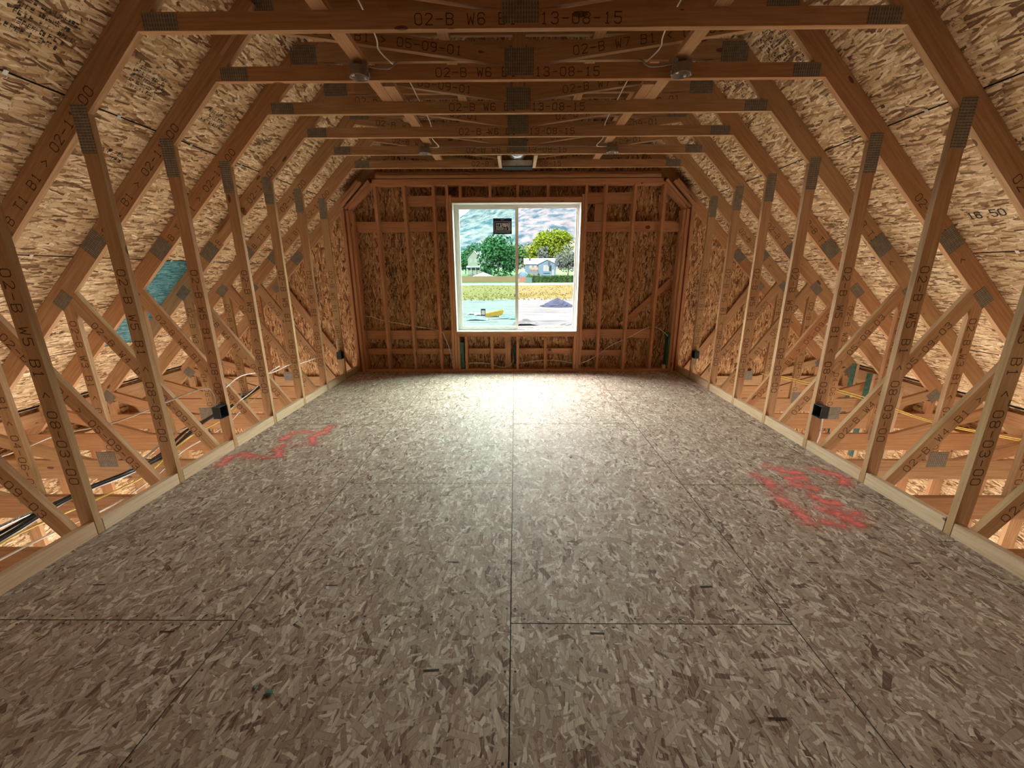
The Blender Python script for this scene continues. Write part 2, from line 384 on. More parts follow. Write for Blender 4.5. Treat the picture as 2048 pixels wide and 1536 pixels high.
def paint(name, strokes, label, w):
    vs, fs, uv = [], [], []
    for si, st in enumerate(strokes):
        P = [Vector(p) for p in st]; n0 = len(vs)
        L = [0]
        for a, b in zip(P[:-1], P[1:]): L.append(L[-1]+(b-a).length)
        for i, p in enumerate(P):
            d = (P[min(i+1, len(P)-1)]-P[max(i-1, 0)]).normalized(); nn = Vector((-d.y, d.x))*w*.5
            ext = Vector((0, 0))
            if i == 0: ext = -d*w*.3
            if i == len(P)-1: ext = d*w*.3
            z = .0022+si*.00012
            for s_, vv in ((1, 0), (-1, 1)): q = p+ext+nn*s_; vs.append((q.x, q.y, z)); uv.append((L[i]/L[-1], vv))
        for i in range(len(P)-1): fs.append((n0+2*i, n0+2*i+1, n0+2*i+3, n0+2*i+2))
    o = mesh_obj(name, vs, fs, 'red_spray_paint', floor, fix=False)
    ul = o.data.uv_layers.new(name='UVMap')
    for lp in o.data.loops: ul.data[lp.index].uv = uv[lp.vertex_index]
    o['label'] = label
paint('paint_mark', [[(1.80, 2.80), (1.843, 2.711), (1.843, 2.622), (1.834, 2.538)], [(1.783, 2.498), (1.786, 2.398), (1.819, 2.326), (1.801, 2.23), (1.778, 2.134)], [(1.99, 2.95), (2.069, 2.835), (2.169, 2.816)], [(2.028, 2.73), (2.138, 2.73)], [(2.321, 2.896), (2.417, 2.797), (2.452, 2.712), (2.348, 2.632)], [(2.0, 2.66), (2.121, 2.58)], [(2.03, 2.494), (2.051, 2.413), (2.134, 2.398)], [(1.967, 2.336), (2.084, 2.278), (2.179, 2.264)], [(2.04, 2.268), (2.095, 2.153)], [(1.904, 2.189), (1.98, 2.157)]], 'faded red spray paint strokes across a board joint', .165)
paint('paint_mark', [[(-2.425, 2.93), (-2.458, 3.09), (-2.396, 3.147), (-2.246, 3.09)], [(-2.187, 3.104), (-2.041, 3.104), (-2.147, 3.267), (-2.125, 3.394)], [(-2.215, 3.456), (-2.188, 3.64), (-2.02, 3.66)], [(-2.03, 3.319), (-1.871, 3.345), (-1.976, 3.531), (-1.9, 3.64), (-1.905, 3.846)]], 'faded red spray paint scribble beside the left posts', .17)

# baseboard blocks between the posts
for nm, sx in (('baseboard_left', -1), ('baseboard_right', 1)):
    bb = tag(empty(nm), 'row of pale blocks set between the posts along the floor edge', None, None, 'structure')
    for k in range(-4, 8):
        y0, y1 = Y(k-1)+.040, Y(k)-.002
        if k == 7: y1 = YB+.1
        a, b = sorted((sx*2.5325, sx*2.5705)); h = .083+random.uniform(-.004, .004)
        if k == 7: y0 = Y(6)+.04
        bar('board_block', a, b, y0+.004, y1-.002, -.05, h, 'fir_pale', bb)

# ------------------------------------------------------------------ setting: roof (ceiling)
roof = tag(mesh_obj('ceiling', [], [], None), 'sloping strand board roof deck over the trusses', None, None, 'structure')
def roof_outer():
    vs, fs = [], []
    c0, c1 = 5.165, 5.30
    prof = [(-5.75, c0-5.75), (0, c0), (5.75, c0-5.75), (5.75, c1-5.75), (0, c1), (-5.75, c1-5.75)]
    for y in (-1.75, 6.9): vs += [(x, y, z) for x, z in prof]
    n = 6
    fs = [(0, 1, 4, 5), (1, 2, 3, 4), (6, 7, 10, 11), (7, 8, 9, 10)]+[(i, (i+1) % n, n+(i+1) % n, n+i) for i in range(n)]
    o = mesh_obj('roof_underlay', vs, fs, 'felt', roof); return o
roof_outer()
rows = [(.0, .9), (.9, 1.77), (1.77, 2.64), (2.64, 3.51), (3.51, 4.38), (4.38, 4.94), (4.96, 5.62)]
R2 = math.sqrt(2)
for sx in (-1, 1):
    for ri, (a, b) in enumerate(rows):
        off = 0 if ri % 2 else 1.2192
        ys = [-1.7]+[y for y in (Y(-4)+off+.019+2.4384*i for i in range(5)) if -1.6 < y < 6.2]+[6.35]
        if ri == 4 and sx < 0:
            ys = [-1.7, Y(-1)+.02, Y(3)+.019, Y(4)+.019, 6.35]
        for y0, y1 in zip(ys[:-1], ys[1:]):
            mt = 'osb_teal' if (ri == 4 and sx < 0 and abs(y0-Y(3)-.019) < .01) else 'osb_roof'
            g = .005; cz = 5.145
            # local X along world y; local Y down or up slope chosen so that thickness goes outward
            m = (a+b)/2; yc = (y0+y1)/2; l = y1-y0-2*g; w = (b-a)*R2-2*g
            if sx > 0: ex, ey = (0, 1, 0), (-1, 0, 1)
            else: ex, ey = (0, 1, 0), (-1, 0, -1)
            ez = Vector(ex).cross(Vector(ey).normalized())
            if ez.z < 0: ex = (0, -1, 0)
            o = slab('roof_panel', rect(-l/2, l/2, -w/2, w/2), (sx*m, yc, cz-m), ex, ey, .012, mt, roof)
            o.data.materials.append(MT['felt'])
            for pi in range(2, 6): o.data.polygons[pi].material_index = 1
            if mt == 'osb_teal': o['label'] = 'teal painted sheathing panel'
# H-clips at the panel joints
for sx in (-1, 1):
    for xr in (2.64, 3.51, 4.38):
        for k in range(-1, 7):
            yc = Y(k)+.019+S/2; z = 5.143-xr
            if xr == 4.38 and sx < 0 and k == 3: continue
            d = Vector((-sx, 0, 1)).normalized(); nrm = Vector((-sx, 0, -1)).normalized()
            o = slab('panel_clip', rect(-.011, .011, -.014, .014), Vector((sx*xr, yc, z))+nrm*.004, (0, 1, 0), d, .002 if sx < 0 else -.002, 'clip_steel', roof)
# ink stamps on the sheathing
def stamp_geo(w, h, rws, seed, big=None):
    rd = random.Random(seed); vs, fs = [], []
    def q(x0, x1, y0, y1):
        n = len(vs); vs.extend([(x0, y0, 0), (x1, y0, 0), (x1, y1, 0), (x0, y1, 0)]); fs.append((n, n+1, n+2, n+3))
    rh = h/rws
    for r in range(rws):
        x = -w/2+rd.uniform(0, w*.12); y = -h/2+r*rh; xe = w/2-rd.uniform(0, w*.25)
        while x < xe:
            l = rd.uniform(.3, 1.0)*rh*.42
            if rd.random() < .82:
                for s_ in range(3): q(x, x+l*rd.choice((.25, 1, 1)), y+rh*(.1+.25*s_), y+rh*(.1+.25*s_+rd.choice((.08, .1, .22))))
                if rd.random() < .6: q(x, x+l*.25, y+rh*.1, y+rh*.75)
            x += l*1.25
    return vs, fs
def roof_stamp(sx, xr, y, w, h, seed, rws=4, text=None):
    d = Vector((-sx, 0, 1)).normalized(); nrm = Vector((-sx, 0, -1)).normalized()
    vs, fs = stroke_geo(text, h, w/len(text), w/len(text)*.7, h*.16, jit=.001) if text else stamp_geo(w, h, rws, seed)
    ex = Vector((0, 1, 0)) if sx > 0 else Vector((0, 1, 0))
    if sx > 0: ex = Vector((0, -1, 0)); ey = d if ex.cross(d).dot(nrm) > 0 else -d
    else: ey = d if ex.cross(d).dot(nrm) > 0 else -d
    o = mesh_obj('ink_stamp', vs, fs, 'ink_dark', roof, fix=False)
    M = Matrix.Identity(4); p = Vector((sx*xr, y, 5.145-xr))+nrm*.0008
    for i in range(3): M[i][0] = ex[i]; M[i][1] = ey[i]; M[i][2] = nrm[i]; M[i][3] = p[i]
    o.matrix_local = M
for a in ((-1, 2.42, 2.44, .30, .20, 1, 5), (-1, 2.43, 3.06, .30, .17, 2, 5), (-1, 2.84, 3.12, .16, .10, 3, 2), (-1, 2.44, 3.66, .26, .14, 4, 3), (-1, 2.42, 4.28, .24, .12, 5, 3), (-1, 3.0, 3.8, .2, .08, 6, 2),
          (1, 2.0, 3.66, .34, .34, 7, 7), (1, 2.0, 4.26, .30, .26, 8, 6), (1, 2.95, 3.75, .18, .09, 9, 2), (1, 3.2, 4.3, .2, .1, 10, 3), (-1, 4.15, 3.62, .3, .06, 12, 1), (1, 3.7, 2.95, .25, .1, 13, 2), (1, 4.0, 3.6, .25, .08, 14, 2), (-1, 3.2, 5.0, .25, .1, 15, 2)):
    roof_stamp(*a)
roof_stamp(1, 3.26, 3.03, .24, .055, 0, text='16.50')

# ------------------------------------------------------------------ setting: gable wall with window
wall = tag(empty('wall_back', (0, 0, 0)), 'framed gable wall of studs over strand board with one window', None, None, 'structure')
YS = 6.342
wx0, wx1, wz0, wz1 = -.93, .916, .627, 2.465
def wall_piece(poly):
    poly = clip(clip(poly, 1, 1, 5.13), -1, 1, 5.13)
    if len(poly) < 3: return
    xs = [p[0] for p in poly]; zs = [p[1] for p in poly]
    if max(xs)-min(xs) < .03 or max(zs)-min(zs) < .03: return
    cx, cz = sum(xs)/len(xs), sum(zs)/len(zs)
    # local X up (strands vertical), local Y = -x ; ez = ex x ey = z x -x = -y ; thickness toward the camera
    slab('wall_panel', [(z-cz, -(x-cx)) for x, z in poly], (cx, YS+.012, cz), (0, 0, 1), (-1, 0, 0), .012, 'osb_wall', wall)
g = .0015
xsn = [-5.25, -4.88, -3.66, -2.44, -1.22, 0, 1.22, 2.44, 3.66, 4.88, 5.25]
for x0, x1 in zip(xsn[:-1], xsn[1:]):
    for z0, z1 in ((-3, -.56), (-.56, 1.88), (1.88, 4.32), (4.32, 5.2)):
        r = (x0+g, x1-g, z0+g, z1-g)
        if r[1] > wx0 and r[0] < wx1 and r[3] > wz0 and r[2] < wz1:
            for q in ((r[0], min(wx0, r[1]), r[2], r[3]), (max(wx1, r[0]), r[1], r[2], r[3]), (max(r[0], wx0), min(r[1], wx1), r[2], min(r[3], wz0)), (max(r[0], wx0), min(r[1], wx1), max(r[2], wz1), r[3])):
                if q[1]-q[0] > .02 and q[3]-q[2] > .02: wall_piece(rect(*q))
        else: wall_piece(rect(*r))
# outer siding layer keeps daylight out of the joints
def siding():
    poly = [(-5.6, -3), (5.6, -3), (5.6, -.43), (0, 5.17), (-5.6, -.43)]
    for q in (clip(poly, 1, 0, wx0), clip(poly, -1, 0, -wx1), clip(clip(clip(poly, -1, 0, -wx0), 1, 0, wx1), 0, 1, wz0), clip(clip(clip(poly, -1, 0, -wx0), 1, 0, wx1), 0, -1, -wz1)):
        slab('siding', [(x, z) for x, z in q], (0, YS+.03, 0), (1, 0, 0), (0, 0, 1), .018, 'felt', wall)
siding()
D0, D1 = YB, YB+.14           # 2x6 framing depth
def stud(x0, x1, z0, z1, nm='stud', y0=D0, y1=D1, mt='fir_red'): return bar(nm, x0, x1, y0, y1, z0, z1, mt, wall)
bar('bottom_plate', -2.40, 0.35, D0-.004, D1, 0, .038, 'fir_red', wall); bar('bottom_plate', .352, 2.40, D0, D1, 0, .038, 'fir_red', wall)
ZT = 2.69
for x in (-2.03, -1.62, -1.205): stud(x-.0, x+.038, .04, ZT)
for x in (1.275, 1.685, 2.10): stud(x-.038, x, .04, ZT)
stud(-1.012, -.974, .04, ZT); stud(-.970, -.932, .04, wz1+.10, 'trimmer_stud'); stud(.918, .956, .04, wz1+.10, 'trimmer_stud'); stud(.96, .998, .04, ZT)
stud(-2.40, -2.362, .04, 2.36); stud(-2.44, -2.402, 0, 2.36, y0=D0-.03); stud(2.362, 2.40, .04, 2.36); stud(2.402, 2.44, 0, 2.36, y0=D0-.03)
for x in (-2.53, 2.485): stud(x, x+.045, 0, 2.40, y0=D0+.02)
bar('header', wx0, wx1, D0+.004, D1, wz1+.002, wz1+.066, 'fir_red', wall)
bar('header', wx0, wx1, D0+.09, D1, wz1+.068, wz1+.10, 'fir_red', wall)
bar('sill_plate', wx0-.0, wx1, D0, D1, wz0-.075, wz0-.037, 'fir_red', wall); bar('sill_plate', wx0, wx1, D0, D1, wz0-.036, wz0-.001, 'fir_red', wall)
for x in (-.82, -.40, -.01, .42): stud(x, x+.038, wz1+.067, ZT, 'cripple_stud')
for x in (-.81, -.41, -.01, .42): stud(x, x+.038, .04, wz0-.076, 'cripple_stud')
stud(.876, .914, .04, wz0-.076, 'cripple_stud'); stud(-.928, -.890, .04, wz0-.076, 'cripple_stud'); stud(-.19, -.10, .04, wz0-.076, 'blocking_board', D0+.09, D0+.128)
# double plates with sloping ends
bar('top_plate', -2.06, 2.06, D0, D1, ZT+.001, ZT+.038, 'fir_red', wall); bar('top_plate', -2.03, 2.03, D0-.006, D1, ZT+.039, ZT+.077, 'fir_red', wall)
bar('top_plate', -1.98, 2.0, D0-.015, D1-.02, ZT+.088, ZT+.126, 'fir_red', wall); bar('top_plate', -1.98, 2.0, D0+.02, D1, ZT+.128, ZT+.166, 'fir_red', wall)
for sx in (-1, 1):
    for (dn, t0, t1, fy) in ((0, .0, .40, D0), (.040, -.01, .42, D0-.004), (.105, .08, .44, D0-.02), (.145, .10, .42, D0-.012)):
        # slope from (2.02,2.70) down to (2.40,2.36)
        a = Vector((sx*2.05, 0, 2.70)); d = Vector((sx*.35, 0, -.34)).normalized(); nn = Vector((sx*.34, 0, .35)).normalized()
        p0 = a+d*t0+nn*dn
        ln = t1-t0+.08
        ey = nn; ez = d.cross(ey)
        yb = fy if ez.y > 0 else fy+.14
        slab('sloped_plate', rect(0, ln, 0, .036), (p0.x, yb, p0.z), d, ey, .14, 'fir_red', wall)
# flat blocking let in between the studs
bl = []
xl = [-2.36, -2.03, -1.62, -1.205, -1.012]
for i in range(4):
    x0 = xl[i]+(.038 if i else 0); x1 = xl[i+1]
    for z0, z1 in ((2.085, 2.225), (.50, .64), (.262, .351)): bl.append((x0, x1, z0+random.uniform(-.008, .008), z1))
    if i in (2, 3): bl.append((x0, x1, 2.43, 2.57))
xr = [.998, 1.237, 1.647, 2.062, 2.362]
for i in range(4):
    x0 = xr[i]+(.038 if i else 0); x1 = xr[i+1]
    bl.append((x0, x1, 2.075, 2.215))
    if i < 3: bl.append((x0, x1, .51, .65))
    if i < 2: bl.append((x0, x1, .235, .322)); bl.append((x0, x1, 2.455, 2.60))
xm = [-.888, -.772, -.372, .028, .458, .876]
for x0, x1 in ((-.772, -.41), (-.372, -.19), (.028, .42), (.458, .876)): bl.append((x0, x1, .262, .351))
for x0, x1, z0, z1 in bl: bar('blocking_board', x0+.001, x1-.001, D1-.045, D1-.007, z0, z1, 'fir_red', wall, axis=0)
bar('blocking_board', 1.12, 1.235, D1-.04, D1-.004, 2.22, 2.45, 'fir_red', wall, axis=2)
# diagonal let-in board on the right
dv = Vector((.66, 0, .62)).normalized(); slab('diagonal_brace', rect(0, .98, 0, .085), (1.66, D1+.03, .68), dv, (-dv.z, 0, dv.x), .036, 'fir_red', wall)
# stamps on the gable boards
for x, z0, z1, w, sd in ((-1.90, 1.0, 1.75, .12, 21), (1.12, .7, 1.75, .13, 22), (2.22, 1.5, 1.95, .15, 23), (2.2, .95, 1.4, .18, 24), (-3.1, .9, 1.6, .12, 25), (2.75, .8, 1.5, .12, 26), (2.2, .62, .75, .2, 27)):
    vs, fs = stamp_geo(z1-z0, w, 4, sd)
    mesh_obj('ink_stamp', [(x+b, YS-.0012, (z0+z1)/2-a) for a, b, c in vs], fs, 'ink_dark', wall, fix=False)

# window
win = tag(empty('window_1', (0, YS-.12, 0)), 'white vinyl sliding window in the gable wall', None, None, 'structure')
wy = YS-.12
def ring(nm, xo0, xo1, zo0, zo1, xi0, xi1, zi0, zi1, y0, y1, mt, par):
    vs = []
    for y in (y0-wy, y1-wy):
        vs += [(xo0, y, zo0), (xo1, y, zo0), (xo1, y, zo1), (xo0, y, zo1), (xi0, y, zi0), (xi1, y, zi0), (xi1, y, zi1), (xi0, y, zi1)]
    fs = []
    for i in range(4):
        j = (i+1) % 4
        fs += [(i, j, 4+j, 4+i), (8+i, 12+i, 12+j, 8+j), (i, 8+i, 8+j, j), (4+i, 4+j, 12+j, 12+i)]
    return mesh_obj(nm, vs, fs, mt, par)
ring('frame', wx0+.006, wx1-.006, wz0+.006, wz1-.006, -.89, .888, .66, 2.435, YS-.055, YS+.03, 'vinyl', win)
ring('glow_rim_liner', wx0+.001, wx1-.001, wz0+.001, wz1-.001, wx0+.009, wx1-.009, wz0+.009, wz1-.009, YB-.004, YS-.056, 'vinyl_white', win)  # thin white liner added to stand for the bright glow round the opening
sa = ring('sash', -.888, .018, .662, 2.433, -.848, -.026, .70, 2.395, YS-.05, YS-.025, 'vinyl', win)
pn = bar('pane', -.848, -.026, YS-wy-.040, YS-wy-.036, .70, 2.395, 'glass_tinted', sa)
sb_ = ring('sash', -.012, .886, .662, 2.433, .012, .866, .682, 2.413, YS-.02, YS+.0, 'vinyl', win)
pn2 = bar('pane', .012, .866, YS-wy-.012, YS-wy-.008, .682, 2.413, 'glass_clear', sb_)
bar('lock_latch', -.02, .0, YS-wy-.062, YS-wy-.05, 1.48, 1.60, 'vinyl_white', win)
# sticker on the pane, printed side out (reads mirrored from inside)
plain('sticker_navy', (.012, .02, .085), .5); plain('sticker_white', (.95, .97, 1), .5)
sk = bar('sticker', -.352, -.078, YS-wy-.0415, YS-wy-.0405, 2.055, 2.272, 'sticker_navy', win, axis=0)
def sticker_text(txt, cx, cz, h, adv, w):
    vs, fs = stroke_geo(txt, h, adv, adv*.72, w, mirror=True)
    mesh_obj('lettering', [(cx+x, YS-wy-.0425, cz+y) for x, y, z in vs], fs, 'sticker_white', win, fix=False)
sticker_text('AMSCO', -.225, 2.175, .048, .036, .0085)
sticker_text('WINDOWS', -.235, 2.125, .022, .023, .004)
vs, fs = [], []
def qd(x0, x1, z0, z1):
    n = len(vs); vs.extend([(x0, YS-wy-.0425, z0), (x1, YS-wy-.0425, z0), (x1, YS-wy-.0425, z1), (x0, YS-wy-.0425, z1)]); fs.append((n, n+1, n+2, n+3))
for a in ((-.335, -.092, 2.222, 2.226), (-.335, -.092, 2.098, 2.102), (-.335, -.331, 2.098, 2.226), (-.096, -.092, 2.098, 2.226), (-.33, -.10, 2.078, 2.083), (-.24, -.19, 2.248, 2.253),
          (-.128, -.104, 2.110, 2.114), (-.128, -.124, 2.11, 2.20), (-.118, -.114, 2.11, 2.21), (-.108, -.104, 2.11, 2.20), (-.128, -.104, 2.205, 2.209)): qd(*a)
mesh_obj('sticker_border', vs, fs, 'sticker_white', win, fix=False)
lb = bar('small_label', -.562, -.492, YS-wy-.0415, YS-wy-.0405, .855, .965, 'sticker_navy', win, axis=0)
bar('label_field', -.552, -.502, YS-wy-.0425, YS-wy-.0416, .875, .94, 'sticker_white', win, axis=0)

# ------------------------------------------------------------------ ground floor walls seen through the chords
for nm, sx in (('wall_left', -1), ('wall_right', 1)):
    w_ = tag(empty(nm), 'lower storey wall of studs and strand board below the eave', None, None, 'structure')
    for i in range(4):
        y0, y1 = -1.7+i*2.44, min(-1.7+(i+1)*2.44, 6.34)
        for z0, z1 in ((-3, -1.78), (-1.78, -.56), (-.56, -.12)):
            p = rect(-(y1-y0)/2+g, (y1-y0)/2-g, -(z1-z0)/2+g, (z1-z0)/2-g)
            ex = (0, 1, 0) if sx > 0 else (0, -1, 0)
            slab('wall_panel', p, (sx*5.275, (y0+y1)/2, (z0+z1)/2), ex, (0, 0, 1), .012, 'osb_roof', w_)
    for i in range(20):
        y = -1.6+i*.4064
        a, b = sorted((sx*5.135, sx*5.273)); bar('stud', a, b, y, y+.038, -3, -.385, 'fir', w_)
    a, b = sorted((sx*5.135, sx*5.273)); bar('top_plate', a, b, -1.7, 6.34, -.383, -.345, 'fir', w_); bar('top_plate', a, b, -1.7, 6.34, -.344, -.306, 'fir', w_)
    for k in range(-4, 7):
        a, b = sorted((sx*4.955, sx*4.993)); bar('eave_block', a, b, Y(k)+.04, Y(k+1)-.002, .0, .135, 'fir', w_, axis=1)
    # lower interior shade wall keeps the garage bay bounded
slabfl = bar('floor_lower', -5.4, 5.4, -1.7, 6.4, -3.15, -3.0, 'felt', axis=1); tag(slabfl, 'ground floor concrete slab', None, None, 'structure')
MT_c = plain('concrete', (.45, .42, .38), .8, 0, .15, 6); slabfl.data.materials[0] = MT_c
rear = tag(mesh_obj('wall_front', [], [], None), 'rear gable closing the attic behind the camera', None, None, 'structure')
slab('wall_panel', clip(clip([(-5.3, -3), (5.3, -3), (5.3, 5.2), (-5.3, 5.2)], 1, 1, 5.13), -1, 1, 5.13), (0, -1.68, 0), (1, 0, 0), (0, 0, 1), .012, 'osb_wall', rear)

# ------------------------------------------------------------------ trusses
U, RT, TH = 4.945, 5.143, .038
def member(truss, name, poly, ang, sx=1, mat='fir', text=None, th=TH, y=0.0, thf=0):
    if sx < 0:
        poly = [(-x, z) for x, z in poly][::-1]
        if abs(ang-90) > .1: ang = -ang
    a = math.radians(ang); ex = Vector((math.cos(a), 0, math.sin(a))); ey = Vector((-math.sin(a), 0, math.cos(a)))
    cx = sum(p[0] for p in poly)/len(poly); cz = sum(p[1] for p in poly)/len(poly)
    loc = [((x-cx)*ex.x+(z-cz)*ex.z, (x-cx)*ey.x+(z-cz)*ey.z) for x, z in poly]
    o = slab(name, loc, (cx, y+th, cz), ex, ey, th, mat, truss)
    if text:
        t, at, flip = text
        vx, vz = (sx*at[0]-cx), (at[1]-cz)
        lettering(o, t, (vx*ex.x+vz*ex.z, vx*ey.x+vz*ey.z), flip, th)
    return o
def plate(truss, x, z, w, h, ang, sx=1):
    if sx < 0: x, ang = -x, -ang
    a = math.radians(ang); ex = Vector((math.cos(a), 0, math.sin(a))); ey = Vector((-math.sin(a), 0, math.cos(a)))
    slab('truss_plate', rect(-w/2, w/2, -h/2, h/2), (x, -.0001, z), ex, ey, .0015, 'truss_plate', truss)
def build_truss(gable=False):
    t = empty('roof_truss')
    for sx in (1, -1):
        member(t, 'rafter', [(5.06, -.12), (5.26, -.12), (1.818, 3.325), (1.62, 3.325)], -45, sx, 'fir', None if gable else (('02-B T1 B1 <', (3.22, 1.80), False) if sx > 0 else ('02-B T1 B1 > 02-11-00', (2.9, 2.12), False)))
        if not gable: member(t, 'kneewall_post', [(2.5316, -.12), (2.6206, -.12), (2.6206, U-2.6206), (2.5316, U-2.5316)], 90, sx, 'fir', ('02-B W5 B1 < 08-03-00', (2.576, .92), True))
        member(t, 'diagonal_web', [(2.6206, -.12), (2.6206, -.08), (3.58, 1.365), (3.665, 1.28), (2.70, -.12)], 55.6, sx, 'fir', None if gable else ('02-B W4 B1 > 05-09-03', (3.155, .605), False))
        member(t, 'vertical_web', [(3.62, -.12), (3.709, -.12), (3.709, 1.236), (3.665, 1.28), (3.62, 1.215)], 90, sx, 'fir', None if gable else ('02-B W3 B1 < 04-06-04', (3.664, .52), True))
        member(t, 'heel_web', [(3.88, -.12), (4.23, -.12), (4.87, .075), (4.785, .16)], 17, sx, 'fir')
        member(t, 'short_web', [(4.80, -.12), (4.889, -.12), (4.889, .05), (4.80, .035)], 90, sx, 'fir')
        member(t, 'top_web', [(.0445, 2.899), (.115, 2.899), (1.825, 3.12), (1.76, 3.184), (1.63, 3.184), (.0445, 2.979)], 7.4, sx, 'fir', None if gable else (('02-B W7 B1 < 05-09-01', (.98, 3.055), False) if sx > 0 else ('02-B W7 B1 > 05-09-01', (.98, 3.055), False)))
        member(t, 'cap_rafter', [(1.70, 3.46), (1.68, 3.462), (0, 5.02), (0, 5.141), (1.70, 3.441)], -45, sx, 'fir')
        for a in ((2.0, 2.853, .19, .082, 0), (2.578, 2.31, .105, .25, 0) if False else (2.58, 2.33, .26, .09, 90), (3.69, 1.30, .15, .10, -45), (3.31, 1.73, .19, .13, -45), (3.72, -.11, .17, .15, 0), (4.85, .10, .13, .13, -45), (1.77, 3.235, .22, .14, 0), (2.6, -.10, .1, .1, 0)):
            if gable and a[0] in (2.0, 2.58): continue
            plate(t, *a, sx)
    member(t, 'collar_beam', [(-2.136, 2.809), (2.136, 2.809), (2.047, 2.898), (-2.047, 2.898)], 0, 1, 'fir', None if gable else ('02-B W6 B1  13-08-15', (0, 2.853), False))
    member(t, 'king_post', [(-.0445, 2.899), (.0445, 2.899), (.0445, 3.184), (-.0445, 3.184)], 90, 1, 'fir')
    member(t, 'flat_chord', [(-1.76, 3.185), (1.76, 3.185), (1.619, 3.325), (-1.619, 3.325)], 0, 1, 'fir')
    member(t, 'bottom_chord', [(-5.447, -.304), (5.447, -.304), (5.263, -.121), (-5.263, -.121)], 0, 1, 'fir')
    member(t, 'cap_chord', [(-1.70, 3.364), (1.70, 3.364), (1.66, 3.44), (-1.66, 3.44)], 0, 1, 'fir')
    plate(t, 0, 2.915, .205, .165, 0); plate(t, 0, 3.235, .15, .12, 0)
    return t
tr = build_truss()
index_kids(tr)
labels = {0: 'nearest attic roof truss, only its lower posts and webs in view', 1: 'attic truss whose collar beam runs highest in view, in front of the round ceiling boxes',
          2: 'attic roof truss whose collar beam carries the two larger round boxes', 3: 'attic roof truss directly behind the two larger round boxes',
          4: 'attic roof truss in the middle, two ahead of the silver duct', 5: 'attic roof truss in front of the silver duct, with a thin cable sagging across',
          6: 'last free attic truss before the window wall, the duct boot on its collar'}
trs = {}
for k in range(-1, 7):
    if k == 0: o = tr
    elif k == -1: continue
    else: o = copy_tree(tr)
    trs[k] = o; o.location = (0, Y(k), 0)
    tag(o, labels[k], 'roof truss', 'attic roof trusses set at two foot spacing')
g_ = build_truss(True); g_.location = (0, Y(7)-.022, 0)
tag(g_, 'gable end truss nailed to the strand board behind the stud wall', 'roof truss')

# scabs beside some rafters
for k, sx, xx, c in ((2, -1, 1.98, 5.143), (4, -1, 3.05, 5.06)):
    d = Vector((-sx, 0, 1)).normalized(); n = Vector((sx, 0, 1)).normalized(); p = Vector((sx*xx, Y(k)-.002, 0)); p.z = c-xx
    ex = d; ey = Vector((-d.z, 0, d.x)); off = -.09 if ey.dot(n) > 0 else 0
    o = slab('rafter_scab', rect(-.2, .2, off, off+.09), p, ex, ey, .036, 'fir'); tag(o, 'short board scabbed onto the left rafter of the '+('third' if k == 2 else 'fifth')+' truss from the camera', 'board')

# purlins lying on the flat chords
for i, x in enumerate((-1.37, -.6, .65, 1.23)):
    o = bar('purlin_board', x-.0445, x+.0445, .2, 6.3, 3.326, 3.363, 'fir'); tag(o, 'flat purlin board resting across the upper flat chords, '+('outer left', 'inner left', 'inner right', 'outer right')[i]+' of four', 'board', 'purlins over the flat chords')
# lengthwise braces on the collar beams
for sx in (-1, 1):
    w = 'left' if sx < 0 else 'right'
    a, b = sorted((sx*1.055, sx*1.144)); o = bar('lengthwise_brace', a, b, .4, Y(3)+.16, 2.8995, 2.937, 'fir'); tag(o, 'near length of flat brace board along the collar beams, '+w+' run', 'board', 'lengthwise brace boards')
    c0 = 1.055-.045 if sx < 0 else 1.146
    a, b = sorted((sx*.962, sx*1.051)) ; o = bar('lengthwise_brace', a, b, Y(3)-.28, Y(6)+.1, 2.8995, 2.937, 'fir'); tag(o, 'far length of flat brace board lapped beside the near one, '+w+' run', 'board', 'lengthwise brace boards')

# ------------------------------------------------------------------ electrical boxes
def lathe(name, prof, loc, mat, parent=None, n=28):
    vs, fs = [], []
    for r, z in prof:
        for i in range(n): a = i/n*2*math.pi; vs.append((r*math.cos(a), r*math.sin(a), z))
    for j in range(len(prof)-1):
        for i in range(n): fs.append((j*n+i, j*n+(i+1) % n, (j+1)*n+(i+1) % n, (j+1)*n+i))
    o = mesh_obj(name, vs, fs, mat, parent, True, True); o.location = loc
    return o
def ceiling_box(x, y, label):
    t = empty('ceiling_box', (x, y, 2.80))
    R = .061
    lathe('shell', [(R, 0), (R*1.04, .001), (R*1.04, .006), (R, .007), (R*.97, .062), (R*.8, .066), (0.001, .066), (0.001, .062), (R*.9, .06), (R*.93, .003), (R, 0)], (0, 0, 0), 'box_grey', t)
    lathe('inner_face', [(.0005, .058), (R*.9, .058)], (0, 0, 0), 'box_in', t)
    for a in (0.6, 3.74):
        bar('screw_tab', R*.72*math.cos(a)-.008, R*.72*math.cos(a)+.008, R*.72*math.sin(a)-.008, R*.72*math.sin(a)+.008, .003, .014, 'cable_white', t)
    for s_ in (-1, 1): bar('mounting_ear', s_*R*1.02-.008, s_*R*1.02+.008, -.012, .012, .002, .03, 'box_grey', t)
    bar('bracket', -.03, .03, R-.004, R+.002, .02, .10, 'box_grey', t, axis=0)
    bar('bracket', -R, -R+.03, -.01, .02, .05, .1, 'box_grey', t, axis=2); bar('bracket', R-.03, R, -.01, .02, .05, .1, 'box_grey', t, axis=2)
    tag(t, label, 'ceiling box', 'round ceiling boxes'); return t
ceiling_box(-1.10, Y(2)-.058, 'larger round grey ceiling box hanging on the left brace board'); ceiling_box(1.11, Y(2)-.058, 'larger round grey ceiling box hanging on the right brace board')
ceiling_box(-1.05, Y(5)-.058, 'small looking round ceiling box left of the silver duct'); ceiling_box(1.07, Y(5)-.058, 'small looking round ceiling box right of the silver duct')

